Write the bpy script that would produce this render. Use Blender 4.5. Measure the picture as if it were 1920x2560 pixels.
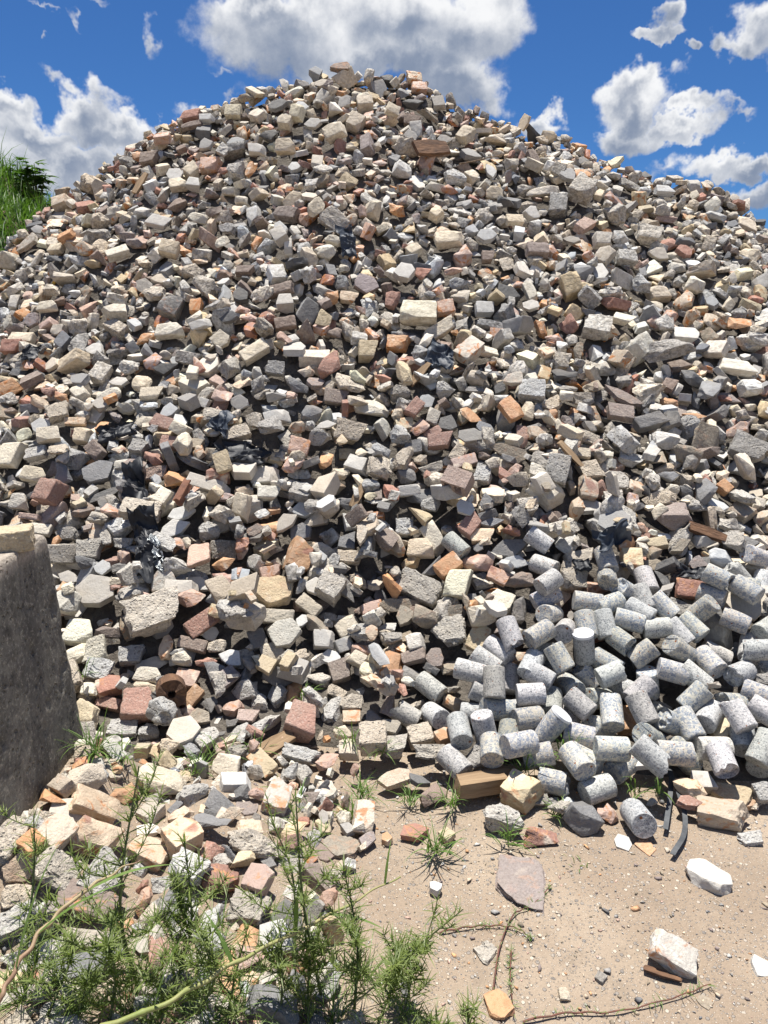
import bpy, bmesh, math, random
import numpy as np
from mathutils import Vector, Matrix, noise as mnoise

random.seed(7); rng = np.random.default_rng(7)
for o in list(bpy.data.objects): bpy.data.objects.remove(o)
scene = bpy.context.scene
COL = scene.collection

# ------------------------------------------------------------------ camera
CAM_H, PITCH = 1.75, math.radians(15.0)
FPX = 2560 * 24 / 34.6                      # focal length in photo pixels
cam_data = bpy.data.cameras.new('camera'); cam = bpy.data.objects.new('camera', cam_data)
COL.objects.link(cam); scene.camera = cam
cam_data.sensor_fit = 'VERTICAL'; cam_data.sensor_height = 34.6; cam_data.sensor_width = 34.6; cam_data.lens = 24
cam_data.clip_start = 0.02; cam_data.clip_end = 2000
cam.location = (0, 0, CAM_H); cam.rotation_euler = (math.pi/2 - PITCH, 0, 0)
CP = np.array([0, 0, CAM_H]); FW = np.array([0, math.cos(PITCH), -math.sin(PITCH)])
UPV = np.array([0, math.sin(PITCH), math.cos(PITCH)]); RT = np.array([1.0, 0, 0])
def ray(px, py): return FW + (px-960)/FPX*RT + (1280-py)/FPX*UPV      # direction of unit depth
def depth_of(p): return float(np.dot(np.asarray(p)-CP, FW))

# ------------------------------------------------------------------ sun, sky, exposure
SUN_EL, SUN_AZ = math.radians(78), math.radians(-10)      # azimuth from +Y, positive to +X
sun_dir = Vector((math.sin(SUN_AZ)*math.cos(SUN_EL), math.cos(SUN_AZ)*math.cos(SUN_EL), math.sin(SUN_EL)))
sd = bpy.data.lights.new('sun', 'SUN'); sd.energy = 5.0; sd.angle = math.radians(0.53); sd.color = (1.0, 0.955, 0.885)
sun = bpy.data.objects.new('sun', sd); COL.objects.link(sun)
sun.rotation_euler = sun_dir.to_track_quat('Z', 'Y').to_euler(); sun.location = sun_dir*40
vs = scene.view_settings; vs.view_transform = 'Standard'; vs.look = 'None'; vs.exposure = 0.72; vs.gamma = 1.0
vs.use_curve_mapping = False
scene.cycles.max_bounces = 4; scene.cycles.diffuse_bounces = 2; scene.cycles.glossy_bounces = 1
scene.cycles.use_adaptive_sampling = True; scene.cycles.adaptive_threshold = 0.02; scene.cycles.caustics_reflective = False; scene.cycles.caustics_refractive = False
scene.cycles.transparent_max_bounces = 4; scene.cycles.use_denoising = True

class NT:
    """small helper round a node tree"""
    def __init__(self, tree): self.t = tree; self.n = tree.nodes; self.l = tree.links
    def new(self, typ, ins=None, **props):
        nd = self.n.new(typ)
        for k, v in props.items(): setattr(nd, k, v)
        for k, v in (ins or {}).items():
            if hasattr(v, 'is_output'): self.l.new(v, nd.inputs[k])
            else: nd.inputs[k].default_value = v
        return nd
    def math(self, op, a, b=0.0, c=None, clamp=False):
        ins = {0: a, 1: b}
        if c is not None: ins[2] = c
        return self.new('ShaderNodeMath', ins, operation=op, use_clamp=clamp).outputs[0]
    def vmath(self, op, a, b=(0, 0, 0)):
        return self.new('ShaderNodeVectorMath', {0: a, 1: b}, operation=op)
    def noise(self, vec, scale, detail=3, rough=0.55, dist=0.0, w=None):
        ins = {'Vector': vec, 'Scale': scale, 'Detail': detail, 'Roughness': rough, 'Distortion': dist}
        nd = self.new('ShaderNodeTexNoise', noise_dimensions='4D' if w is not None else '3D')
        if w is not None: ins['W'] = w
        for k, v in ins.items():
            if hasattr(v, 'is_output'): self.l.new(v, nd.inputs[k])
            else: nd.inputs[k].default_value = v
        return nd.outputs['Fac']
    def ramp(self, fac, lo, hi, a=0.0, b=1.0, smooth=True):
        return self.new('ShaderNodeMapRange', {'Value': fac, 'From Min': lo, 'From Max': hi, 'To Min': a, 'To Max': b},
                        interpolation_type='SMOOTHSTEP' if smooth else 'LINEAR').outputs[0]
    def mix(self, fac, a, b, mode='MIX'):
        nd = self.new('ShaderNodeMix', data_type='RGBA', blend_type=mode)
        for k, v in ((0, fac), (6, a), (7, b)):
            if hasattr(v, 'is_output'): self.l.new(v, nd.inputs[k])
            else: nd.inputs[k].default_value = v if k == 0 else (*v, 1.0)[:4]
        return nd.outputs[2]

# clouds of the photograph: centre and half axes (photo pixels at 1659 wide), turn in degrees
CLOUDS = [(640,70,250,110,-6),(860,40,280,110,0),(760,125,190,55,0),(1050,60,118,112,0),(990,185,120,52,-12),(1150,272,70,32,-10),
 (560,10,150,60,0),(940,130,150,70,0),
 (190,246,86,62,20),(75,298,150,60,0),(250,300,150,58,-14),(150,355,230,50,0),(120,180,60,16,-30),(395,245,48,20,10),(20,240,70,50,0),
 (1390,225,98,62,0),(1360,280,85,42,0),(1470,270,90,36,-8),(1555,278,42,15,10),
 (1432,30,46,60,-20),(1410,85,62,26,6),(1475,130,32,26,-30),(1640,60,85,90,0),(1585,110,50,55,20),
 (1590,355,120,38,0),(1480,345,50,20,0),(1650,420,90,50,0),(1420,362,60,16,0),
 (160,58,42,13,-52),(322,84,17,44,14),(474,142,44,13,-30),(88,14,34,9,-35),(210,0,45,12,0),(96,98,14,11,0),(480,212,40,16,15)]
world = bpy.data.worlds.new('World'); scene.world = world; world.use_nodes = True
W = NT(world.node_tree); W.n.clear()
sky = W.new('ShaderNodeTexSky', sky_type='NISHITA', sun_disc=False, sun_elevation=SUN_EL, sun_rotation=SUN_AZ,
            altitude=900.0, air_density=1.0, dust_density=0.15, ozone_density=2.6)
tc = W.new('ShaderNodeTexCoord').outputs['Generated']
vdir = W.vmath('NORMALIZE', tc).outputs[0]
n1 = W.new('ShaderNodeTexNoise', {'Vector': vdir, 'Scale': 9.0, 'Detail': 3.0, 'Roughness': 0.6})
n2 = W.new('ShaderNodeTexNoise', {'Vector': vdir, 'Scale': 46.0, 'Detail': 3.0, 'Roughness': 0.62})
def centred(col, amt):
    s = W.vmath('SUBTRACT', col, (0.5, 0.5, 0.5)).outputs[0]
    return W.new('ShaderNodeVectorMath', {0: s, 'Scale': amt}, operation='SCALE').outputs[0]
warped = W.vmath('ADD', W.vmath('ADD', vdir, centred(n1.outputs['Color'], 0.12)).outputs[0], centred(n2.outputs['Color'], 0.042)).outputs[0]
field = None; hsum = None
for (cx, cy, rx, ry, ang) in CLOUDS:
    k = 1920/1659
    if not (480 < cx < 1200): rx, ry = rx*.92, ry*.84
    d = ray(cx*k, cy*k); L = np.linalg.norm(d); d = d/L
    yv = Vector(d); xv = yv.cross(Vector((0, 0, 1))).normalized(); zv = xv.cross(yv).normalized()
    a = math.radians(ang); X = xv*math.cos(a) + zv*math.sin(a); Z = -xv*math.sin(a) + zv*math.cos(a)
    xl = W.vmath('DOT_PRODUCT', warped, tuple(X/(rx*k/FPX/L))).outputs['Value']
    zl = W.vmath('DOT_PRODUCT', warped, tuple(Z/(ry*k/FPX/L))).outputs['Value']
    f = W.math('SUBTRACT', 1.0, W.math('SQRT', W.math('MULTIPLY_ADD', xl, xl, W.math('MULTIPLY', zl, zl))))   # 1 in the middle, 0 at the rim
    if min(rx, ry) < 20: f = W.math('MULTIPLY', f, 0.30)
    field = f if field is None else W.math('SMOOTH_MAX', field, f, 0.12)
    wt = W.math('POWER', W.math('MAXIMUM', W.math('ADD', f, 0.25), 0.0), 2.0)
    p = W.math('MULTIPLY', wt, W.math('MULTIPLY', zl, min(1.0, ry/60)))
    hsum = (p, wt) if hsum is None else (W.math('ADD', hsum[0], p), W.math('ADD', hsum[1], wt))
height = W.math('DIVIDE', hsum[0], W.math('ADD', hsum[1], 0.02))              # -1 base of a cloud, +1 its top
# the rest of the sky: scattered cumulus of the same kind
fc = Vector(FW) ; fc = Vector(ray(960, 500)).normalized()
away = W.ramp(W.vmath('DOT_PRODUCT', vdir, tuple(fc)).outputs['Value'], 0.70, 0.60)
gen = W.math('SUBTRACT', W.noise(vdir, 3.1, 2, 0.55), 0.52)
gen = W.math('ADD', W.math('MULTIPLY', gen, 4.0), W.math('SUBTRACT', away, 1.0))
field = W.math('MAXIMUM', W.math('SUBTRACT', field, W.math('MULTIPLY', away, 2.0)), gen)
fine = W.noise(vdir, 30.0, 5, 0.62)
mid = W.noise(W.vmath('ADD', vdir, (0, 0, 0.02)).outputs[0], 13.0, 2, 0.55)
dens = W.math('ADD', field, W.math('MULTIPLY', W.math('SUBTRACT', fine, 0.5), 0.55))
mask = W.ramp(dens, 0.0, 0.42)
lit = W.math('ADD', W.math('MULTIPLY', height, 0.75), W.math('MULTIPLY', W.math('SUBTRACT', mid, 0.5), 1.3))
lit = W.math('ADD', lit, W.math('MULTIPLY', W.math('SUBTRACT', fine, 0.5), 0.7))
lit = W.math('SUBTRACT', lit, W.math('MULTIPLY', W.math('MAXIMUM', field, 0.0), 0.62))
lit = W.ramp(lit, -0.85, 0.24)
ccol = W.mix(lit, (1.45, 1.8, 2.5), (5.7, 5.75, 5.85))
skyk = W.vmath('MULTIPLY', sky.outputs[0], (0.20, 0.37, 0.58)).outputs[0]
final = W.mix(mask, skyk, ccol)
bg = W.new('ShaderNodeBackground', {'Color': final, 'Strength': 0.1})
W.new('ShaderNodeOutputWorld', {'Surface': bg.outputs[0]})
world.cycles.sampling_method = 'NONE'
# ------------------------------------------------------------------ materials
TONE = {'lg':(.50,.495,.475),'mg':(.25,.247,.243),'wg':(.56,.545,.51),'cr':(.63,.565,.445),'wc':(.51,.455,.375),'dk':(.042,.046,.054),
 'bg':(.105,.112,.128),'rd':(.30,.118,.075),'br':(.155,.098,.074),'pk':(.46,.305,.245),'or':(.48,.245,.10),'yl':(.48,.385,.23),
 'ol':(.21,.17,.115),'pr':(.20,.155,.15),'ta':(.52,.42,.31)}
MAT = {}
def material(name):
    m = bpy.data.materials.new(name); m.use_nodes = True
    t = NT(m.node_tree); t.n.clear(); MAT[name] = m
    return m, t
def finish(t, col, rough=0.9, height=None, dist=0.01, strength=1.0, spec=0.3):
    b = t.new('ShaderNodeBsdfPrincipled', {'Base Color': col if hasattr(col, 'is_output') else (*col, 1)})
    if hasattr(rough, 'is_output'): t.l.new(rough, b.inputs['Roughness'])
    else: b.inputs['Roughness'].default_value = rough
    b.inputs['Specular IOR Level'].default_value = spec
    if height is not None:
        bp = t.new('ShaderNodeBump', {'Height': height, 'Distance': dist, 'Strength': strength})
        t.l.new(bp.outputs[0], b.inputs['Normal'])
    t.new('ShaderNodeOutputMaterial', {'Surface': b.outputs[0]})
    return b
def stone_mat(name, speck, stain, grain, pit, bump, rough=0.92, rust=0.0, band=0.0, dust=0.25, face=.5):
    """one kind of broken stone: own colour from the attribute, mottling, specks of aggregate, rust, pits"""
    m, t = material(name)
    at = t.new('ShaderNodeAttribute', attribute_name='Col'); col = at.outputs['Color']; sd_ = t.math('MULTIPLY', at.outputs['Alpha'], 40.0)
    P = t.new('ShaderNodeTexCoord').outputs['Object']
    nrm = t.vmath('ADD', t.new('ShaderNodeNewGeometry').outputs['True Normal'], t.new('ShaderNodeCombineXYZ', {0: sd_}).outputs[0]).outputs[0]
    fn_ = t.noise(nrm, 1.7, 0)
    col = t.mix(t.ramp(fn_, .44, .68, 0, face), col, t.mix(1.0, col, (.66, .61, .54), 'MULTIPLY'))
    col = t.mix(t.ramp(fn_, .45, .25, 0, face), col, t.mix(1.0, col, (1.25, 1.22, 1.16), 'MULTIPLY'))
    wp = t.new('ShaderNodeNewGeometry').outputs['Position']
    col = t.mix(t.ramp(t.noise(wp, 2.3, 4, .65),   .50, .72, 0, .28), col, (.40, .33, .255))      # dust lying over whole stretches of the heap
    big = t.noise(P, 11, 3, 0.6, 0.3, w=sd_)
    fine = t.noise(P, 130, 4, 0.7)
    col = t.mix(t.ramp(big, 0.35, 0.7, 0, stain), col, t.mix(1.0, col, (0.62, 0.56, 0.48), 'MULTIPLY'))
    if rust:
        r1 = t.noise(P, 16, 3, 0.65, 1.6, w=t.math('ADD', sd_, 9.0)); r2 = t.noise(P, 9, 2, 0.5, 0.8, w=t.math('ADD', sd_, 21.0))
        col = t.mix(t.ramp(r1, 0.52, 0.66, 0, rust), col, (0.44, 0.17, 0.045))
        col = t.mix(t.ramp(r2, 0.60, 0.70, 0, rust*0.75), col, (0.26, 0.075, 0.045))
        col = t.mix(t.ramp(r2, 0.40, 0.30, 0, rust*0.8), col, (0.62, 0.53, 0.42))
    if band:
        wv = t.new('ShaderNodeTexWave', {'Vector': P, 'Scale': 9.0, 'Distortion': 7.0, 'Detail': 3.0, 'Detail Scale': 1.5}, wave_type='BANDS').outputs['Fac']
        col = t.mix(t.ramp(wv, 0.55, 0.95, 0, band), col, (0.30, 0.13, 0.06))
    if speck:
        v = t.new('ShaderNodeTexVoronoi', {'Vector': P, 'Scale': 95.0}, feature='F1')
        cellr = t.new('ShaderNodeSeparateColor', {0: v.outputs['Color']}).outputs[0]
        inside = t.ramp(v.outputs['Distance'], 0.42, 0.34)
        dk_ = t.math('MULTIPLY', inside, t.ramp(cellr, 0.62, 0.66, 0, speck, smooth=False))
        lt_ = t.math('MULTIPLY', inside, t.ramp(cellr, 0.30, 0.26, 0, speck*0.7, smooth=False))
        col = t.mix(dk_, col, t.mix(1.0, col, (0.38, 0.40, 0.44), 'MULTIPLY'))
        col = t.mix(lt_, col, (0.60, 0.57, 0.51))
    col = t.mix(t.ramp(fine, 0.3, 0.72, 0.0, grain), t.mix(0.5*grain, col, (0.85, 0.80, 0.72)), t.mix(1.0, col, (0.55, 0.52, 0.48), 'MULTIPLY'))
    du = t.noise(P, 24, 4, 0.7, w=t.math('ADD', sd_, 3.0))
    col = t.mix(t.ramp(du, 0.55, 0.75, 0, dust), col, (0.50, 0.44, 0.355))
    h = t.math('MULTIPLY', fine, 0.55)
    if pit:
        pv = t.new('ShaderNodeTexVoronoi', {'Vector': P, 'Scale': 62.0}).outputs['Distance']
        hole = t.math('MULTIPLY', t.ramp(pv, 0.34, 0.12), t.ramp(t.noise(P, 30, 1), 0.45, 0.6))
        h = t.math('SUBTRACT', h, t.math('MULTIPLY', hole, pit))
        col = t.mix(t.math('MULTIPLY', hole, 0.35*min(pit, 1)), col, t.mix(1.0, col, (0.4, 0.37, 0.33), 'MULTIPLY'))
    h = t.math('ADD', h, t.math('MULTIPLY', t.noise(P, 34, 3, 0.6), 1.1))
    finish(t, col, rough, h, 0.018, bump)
def far_mat(name, speck, grain, rough, rust=0.0, bump=.7, face=.55):
    """the same stone where it is too far off to show its finer grain"""
    m, t = material(name)
    at = t.new('ShaderNodeAttribute', attribute_name='Col'); col = at.outputs['Color']; sd_ = t.math('MULTIPLY', at.outputs['Alpha'], 40.0)
    P = t.vmath('ADD', t.new('ShaderNodeTexCoord').outputs['Object'], t.new('ShaderNodeCombineXYZ', {0: sd_}).outputs[0]).outputs[0]
    nrm = t.vmath('ADD', t.new('ShaderNodeNewGeometry').outputs['True Normal'], t.new('ShaderNodeCombineXYZ', {0: sd_}).outputs[0]).outputs[0]
    fn_ = t.noise(nrm, 1.7, 0)
    col = t.mix(t.ramp(fn_, .44, .68, 0, face), col, t.mix(1.0, col, (.66, .61, .54), 'MULTIPLY'))
    col = t.mix(t.ramp(fn_, .45, .25, 0, face), col, t.mix(1.0, col, (1.25, 1.22, 1.16), 'MULTIPLY'))
    wp = t.new('ShaderNodeNewGeometry').outputs['Position']
    col = t.mix(t.ramp(t.noise(wp, 2.3, 4, .65),   .50, .72, 0, .28), col, (.40, .33, .255))      # dust lying over whole stretches of the heap
    n = t.noise(P, 42, 3, .7)
    col = t.mix(t.ramp(n, .36, .68, 0, grain), t.mix(.35*grain, col, (.85, .80, .72)), t.mix(1.0, col, (.50, .46, .41), 'MULTIPLY'))
    if rust:
        r = t.noise(P, 15, 2, .65, 1.4)
        col = t.mix(t.ramp(r, .52, .66, 0, rust), col, (.42, .165, .05))
        col = t.mix(t.ramp(r, .40, .30, 0, rust*.8), col, (.60, .51, .41))
    if speck:
        v = t.new('ShaderNodeTexVoronoi', {'Vector': P, 'Scale': 80.0}); c = t.new('ShaderNodeSeparateColor', {0: v.outputs['Color']}).outputs[0]
        col = t.mix(t.ramp(c, .62, .66, 0, speck, smooth=False), col, t.mix(1.0, col, (.45, .47, .50), 'MULTIPLY'))
    finish(t, col, rough, n, .016, bump)
far_mat('rough_concrete_far', .5, .6, .92, bump=1.0)
far_mat('smooth_concrete_far', .0, .28, .9, bump=.35)
far_mat('cream_block_far', .0, .45, .92, bump=.6)
far_mat('chert_far', .0, .25, .55, .95, .45)
far_mat('basalt_far', .0, .22, .72, bump=.5)
far_mat('brick_far', .0, .5, .9, bump=.6)
far_mat('sandstone_far', .0, .5, .88, .25, .6)
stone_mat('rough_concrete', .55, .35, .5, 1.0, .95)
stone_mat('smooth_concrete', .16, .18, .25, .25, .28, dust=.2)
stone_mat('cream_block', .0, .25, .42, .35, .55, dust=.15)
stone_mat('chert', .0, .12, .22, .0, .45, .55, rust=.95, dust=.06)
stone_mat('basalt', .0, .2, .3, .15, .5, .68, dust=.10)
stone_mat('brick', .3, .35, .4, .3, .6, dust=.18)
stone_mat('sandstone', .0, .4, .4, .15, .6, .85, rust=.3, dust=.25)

def speckled(name, cells, matrix, scale, keep, tint):
    """cut or cast concrete that shows its aggregate"""
    m, t = material(name)
    at = t.new('ShaderNodeAttribute', attribute_name='Col').outputs
    P = t.new('ShaderNodeTexCoord').outputs['Object']
    Pw = t.vmath('ADD', P, t.new('ShaderNodeVectorMath', {0: t.new('ShaderNodeTexNoise', {'Vector': P, 'Scale': 70.0, 'Detail': 2.0}).outputs['Color'], 'Scale': 0.010}, operation='SCALE').outputs[0]).outputs[0]
    out = None
    col = t.mix(t.ramp(t.noise(P, 60, 3, .6), .35, .7), matrix, tuple(.78*c for c in matrix))
    for sc, kp in ((scale, keep), (scale*2.3, keep*0.9)):
        e = t.new('ShaderNodeTexVoronoi', {'Vector': Pw, 'Scale': sc}, feature='DISTANCE_TO_EDGE').outputs['Distance']
        c = t.new('ShaderNodeTexVoronoi', {'Vector': Pw, 'Scale': sc}, feature='F1').outputs['Color']
        rr = t.new('ShaderNodeSeparateColor', {0: c}).outputs
        on = t.math('MULTIPLY', t.ramp(e, 0.07, 0.13), t.math('LESS_THAN', rr[0], kp))
        ac = t.mix(rr[1], cells[0], cells[1])
        ac = t.mix(t.math('GREATER_THAN', rr[2], 0.99), ac, (0.25, 0.09, 0.03))
        col = t.mix(on, col, ac)
    # sparse rust spots
    v = t.new('ShaderNodeTexVoronoi', {'Vector': P, 'Scale': 17.0}); cr = t.new('ShaderNodeSeparateColor', {0: v.outputs['Color']}).outputs[0]
    spot = t.math('MULTIPLY', t.ramp(v.outputs['Distance'], 0.105, 0.085), t.math('LESS_THAN', cr, 0.20))
    col = t.mix(spot, col, (0.24, 0.085, 0.03))
    col = t.mix(t.ramp(t.noise(P, 14, 3, .6), .5, .75, 0, .35), col, tint)
    col = t.mix(1.0, col, at['Color'], 'MULTIPLY')
    h = t.math('ADD', t.noise(P, 150, 3, .6), t.math('MULTIPLY', t.noise(P, 40, 3, .6), .6))
    finish(t, col, .85, h, .006, .45)
speckled('cylinder_fine', ((.185,.19,.20), (.41,.41,.405)), (.57,.56,.54), 110, .42, (.58,.58,.57))
speckled('cylinder_coarse', ((.20,.225,.27), (.40,.42,.44)), (.60,.565,.49), 66, .60, (.54,.50,.43))

def simple(name, a, b, scale=20, bump=0.3, rough=0.85, detail=4, bscale=80, dist=0.006, stretch=None):
    m, t = material(name)
    P = t.new('ShaderNodeTexCoord').outputs['Object']
    if stretch: P = t.vmath('MULTIPLY', P, stretch).outputs[0]
    n = t.noise(P, scale, detail, .62, .4)
    finish(t, t.mix(t.ramp(n, .3, .7), a, b), rough, t.math('ADD', t.noise(P, bscale, 4, .65), n), dist, bump)
simple('wood', (.34,.24,.145), (.17,.11,.062), 26, .8, .85, 5, 90, .006, (.10, 1.0, 1.0))
simple('black_plastic', (.016,.017,.021), (.03,.033,.038), 20, .25, .5, 3, 40)
simple('blue_plastic', (.025,.033,.048), (.055,.068,.088), 20, .25, .52, 3, 40)
simple('foil', (.55,.58,.58), (.22,.24,.25), 60, 1.0, .28, 5, 60, .01)
MAT['foil'].node_tree.nodes['Principled BSDF'].inputs['Metallic'].default_value = 0.8
simple('white_plastic', (.72,.72,.72), (.60,.60,.60), 12, .1, .5)
simple('yellow_plastic', (.60,.34,.03), (.45,.25,.03), 12, .2, .5)
simple('grey_rubber', (.055,.06,.065), (.10,.105,.11), 18, .3, .6)
simple('pencil', (.20,.20,.20), (.32,.32,.32), 60, .1, .9)
simple('terracotta', (.30,.145,.09), (.19,.10,.07), 30, .6)
simple('bark', (.19,.105,.06), (.085,.05,.034), 30, .9, .9, 5, 90, .008, (.3, 1, 1))
simple('twig', (.24,.17,.11), (.12,.08,.05), 50, .5)

def leaf_mat(name, a, b, tr=0.35, scale=9):
    m, t = material(name)
    P = t.new('ShaderNodeTexCoord').outputs['Object']
    rnd = t.new('ShaderNodeAttribute', attribute_name='Col').outputs['Alpha']
    col = t.mix(t.math('ADD', t.math('MULTIPLY', rnd, .7), t.math('MULTIPLY', t.noise(P, scale, 2), .3), clamp=True), a, b)
    d = t.new('ShaderNodeBsdfPrincipled', {'Base Color': col, 'Roughness': .5})
    tl = t.new('ShaderNodeBsdfTranslucent', {'Color': t.mix(1.0, col, (1.1, 1.25, .6), 'MULTIPLY')})
    mx = t.new('ShaderNodeMixShader', {0: tr, 1: d.outputs[0], 2: tl.outputs[0]})
    t.new('ShaderNodeOutputMaterial', {'Surface': mx.outputs[0]})
leaf_mat('weed_leaf', (.095,.14,.03), (.22,.275,.075), .42)
leaf_mat('grass_blade', (.075,.15,.025), (.16,.25,.055))
leaf_mat('berm_grass', (.045,.11,.018), (.13,.215,.045), scale=2)
leaf_mat('shrub_leaf', (.05,.115,.025), (.10,.17,.04))
leaf_mat('strap_leaf', (.10,.19,.04), (.19,.27,.07))
simple('weed_stem', (.085,.125,.045), (.14,.16,.07), 15, .2, .6)
simple('vine_stem', (.17,.07,.05), (.10,.055,.04), 25, .3, .7)

def ground_mat():
    m, t = material('sand')
    P = t.new('ShaderNodeTexCoord').outputs['Object']
    a = t.noise(P, 1.6, 4, .6, .5); b = t.noise(P, 260, 3, .7); c = t.noise(P, 9, 4, .65); d = t.noise(P, 45, 3, .6)
    col = t.mix(t.ramp(a, .35, .65), (.335,.268,.20), (.265,.205,.15))
    col = t.mix(t.ramp(c, .52, .72, 0, .55), col, (.20,.16,.12))
    col = t.mix(t.ramp(b, .50, .72, 0, .45), col, (.20,.16,.125))
    col = t.mix(t.ramp(b, .45, .28, 0, .45), col, (.55,.47,.38))
    # fine grit
    for sc, kk in ((150, .5), (62, .26)):
        v = t.new('ShaderNodeTexVoronoi', {'Vector': P, 'Scale': float(sc)}); s = t.new('ShaderNodeSeparateColor', {0: v.outputs['Color']}).outputs
        on = t.math('MULTIPLY', t.ramp(v.outputs['Distance'], .40, .30), t.math('LESS_THAN', s[0], kk))
        col = t.mix(t.math('MULTIPLY', on, .8), col, t.mix(s[1], (.17,.16,.155), (.56,.49,.40)))
        bumpv = on if sc == 150 else t.math('ADD', bumpv, on)
    h = t.math('ADD', t.math('ADD', t.math('MULTIPLY', b, .35), t.math('MULTIPLY', d, 1.0)), t.math('MULTIPLY', bumpv, .7))
    finish(t, col, .95, h, .006, .9, .2)
ground_mat()
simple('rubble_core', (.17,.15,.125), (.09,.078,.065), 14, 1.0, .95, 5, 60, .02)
simple('berm_soil', (.17,.115,.075), (.10,.075,.05), 2, .6, .95, 5, 20, .05)
def block_mat():
    m, t = material('weathered_concrete')
    P = t.new('ShaderNodeTexCoord').outputs['Object']
    big = t.noise(P, 5, 5, .65, .4); fine = t.noise(P, 75, 5, .72); med = t.noise(t.vmath('MULTIPLY', P, (1, 1, .45)).outputs[0], 17, 4, .7)
    col = t.mix(t.ramp(big, .3, .7), (.14,.131,.112), (.215,.20,.17))
    col = t.mix(t.ramp(med, .45, .68, 0, .55), col, (.07,.064,.054))
    col = t.mix(t.ramp(fine, .52, .66, 0, .85), col, (.36,.33,.275))
    col = t.mix(t.ramp(fine, .46, .30, 0, .7), col, (.035,.032,.028))
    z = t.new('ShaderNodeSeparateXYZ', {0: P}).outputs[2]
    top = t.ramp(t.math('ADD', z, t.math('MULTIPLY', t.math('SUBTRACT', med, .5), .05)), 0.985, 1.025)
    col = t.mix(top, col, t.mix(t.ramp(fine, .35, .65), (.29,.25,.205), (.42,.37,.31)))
    pv = t.new('ShaderNodeTexVoronoi', {'Vector': P, 'Scale': 42.0}).outputs['Distance']
    hole = t.math('MULTIPLY', t.ramp(pv, .32, .15), t.ramp(t.noise(P, 14, 1), .50, .60))
    h = t.math('SUBTRACT', t.math('ADD', t.math('MULTIPLY', fine, .6), med), t.math('MULTIPLY', hole, 1.4))
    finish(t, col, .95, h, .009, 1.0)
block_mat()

# ------------------------------------------------------------------ object helpers
def link(name, me, mats, loc=(0, 0, 0), parent=None):
    o = bpy.data.objects.new(name, me); COL.objects.link(o); o.location = loc
    for m in ([mats] if isinstance(mats, str) else mats): me.materials.append(MAT[m])
    if parent is not None: o.parent = parent
    return o
def tag(o, label=None, cat=None, group=None, kind=None):
    if label: o['label'] = label
    if cat: o['category'] = cat
    if group: o['group'] = group
    if kind: o['kind'] = kind
    return o
def empty(name, loc):
    o = bpy.data.objects.new(name, None); COL.objects.link(o); o.location = loc; o.empty_display_size = .05
    return o
def np_mesh(name, V, T, cols=None, midx=None, smooth=True, sharp=None):
    """triangles from arrays, optional per-vertex colour with a random alpha"""
    me = bpy.data.meshes.new(name); V = np.asarray(V, np.float32); T = np.asarray(T, np.int32)
    me.vertices.add(len(V)); me.vertices.foreach_set('co', V.ravel())
    me.loops.add(T.size); me.loops.foreach_set('vertex_index', T.ravel())
    k = T.shape[1]; me.polygons.add(len(T))
    me.polygons.foreach_set('loop_start', np.arange(0, T.size, k, dtype=np.int32))
    if midx is not None: me.polygons.foreach_set('material_index', np.asarray(midx, np.int32))
    me.update(calc_edges=True)
    if smooth:
        me.polygons.foreach_set('use_smooth', np.ones(len(T), bool))
        if sharp: me.set_sharp_from_angle(angle=math.radians(sharp))
    if cols is not None:
        at = me.attributes.new('Col', 'FLOAT_COLOR', 'POINT'); at.data.foreach_set('color', np.asarray(cols, np.float32).ravel())
    return me
class Acc:
    """collects vertices and quads/triangles (as triangles)"""
    def __init__(self): self.v = []; self.t = []; self.c = []; self.n = 0; self.q = {}
    def add(self, V, T, rnd=0.5):
        V = np.asarray(V, float); T = np.asarray(T, int)
        if T.shape[1] == 4: T = np.vstack([T[:, [0, 1, 2]], T[:, [0, 2, 3]]])
        self.v.append(V); self.t.append(T + self.n); self.n += len(V)
        c = np.ones((len(V), 4)); c[:, 3] = rnd; self.c.append(c)
    def mesh(self, name, smooth=True, sharp=None, origin=(0, 0, 0)):
        flush_blades(self)
        return np_mesh(name, np.vstack(self.v) - np.asarray(origin), np.vstack(self.t), np.vstack(self.c), smooth=smooth, sharp=sharp)
def tube(acc, pts, rad, seg=6, rnd=.5):
    P = np.asarray(pts, float); n = len(P); r = np.broadcast_to(np.asarray(rad, float), (n,))
    tg = np.gradient(P, axis=0); tg /= np.linalg.norm(tg, axis=1)[:, None] + 1e-9
    ref = np.array([0, 0, 1.0]) if abs(tg[:, 2]).mean() < .8 else np.array([1.0, 0, 0])
    a = np.cross(tg, ref); a /= np.linalg.norm(a, axis=1)[:, None] + 1e-9; b = np.cross(a, tg)
    th = np.linspace(0, 2*np.pi, seg, endpoint=False)
    V = (P[:, None] + r[:, None, None]*(np.cos(th)[None, :, None]*a[:, None] + np.sin(th)[None, :, None]*b[:, None])).reshape(-1, 3)
    F = [[i*seg+j, i*seg+(j+1) % seg, (i+1)*seg+(j+1) % seg, (i+1)*seg+j] for i in range(n-1) for j in range(seg)]
    acc.add(V, F, rnd)
    c0, c1 = len(V), len(V)+1
    acc.add(np.vstack([V[:seg], P[0], V[-seg:], P[-1]]), [[(j+1) % seg, j, seg] for j in range(seg)] + [[seg+1+j, seg+1+(j+1) % seg, 2*seg+1] for j in range(seg)], rnd)
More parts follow.
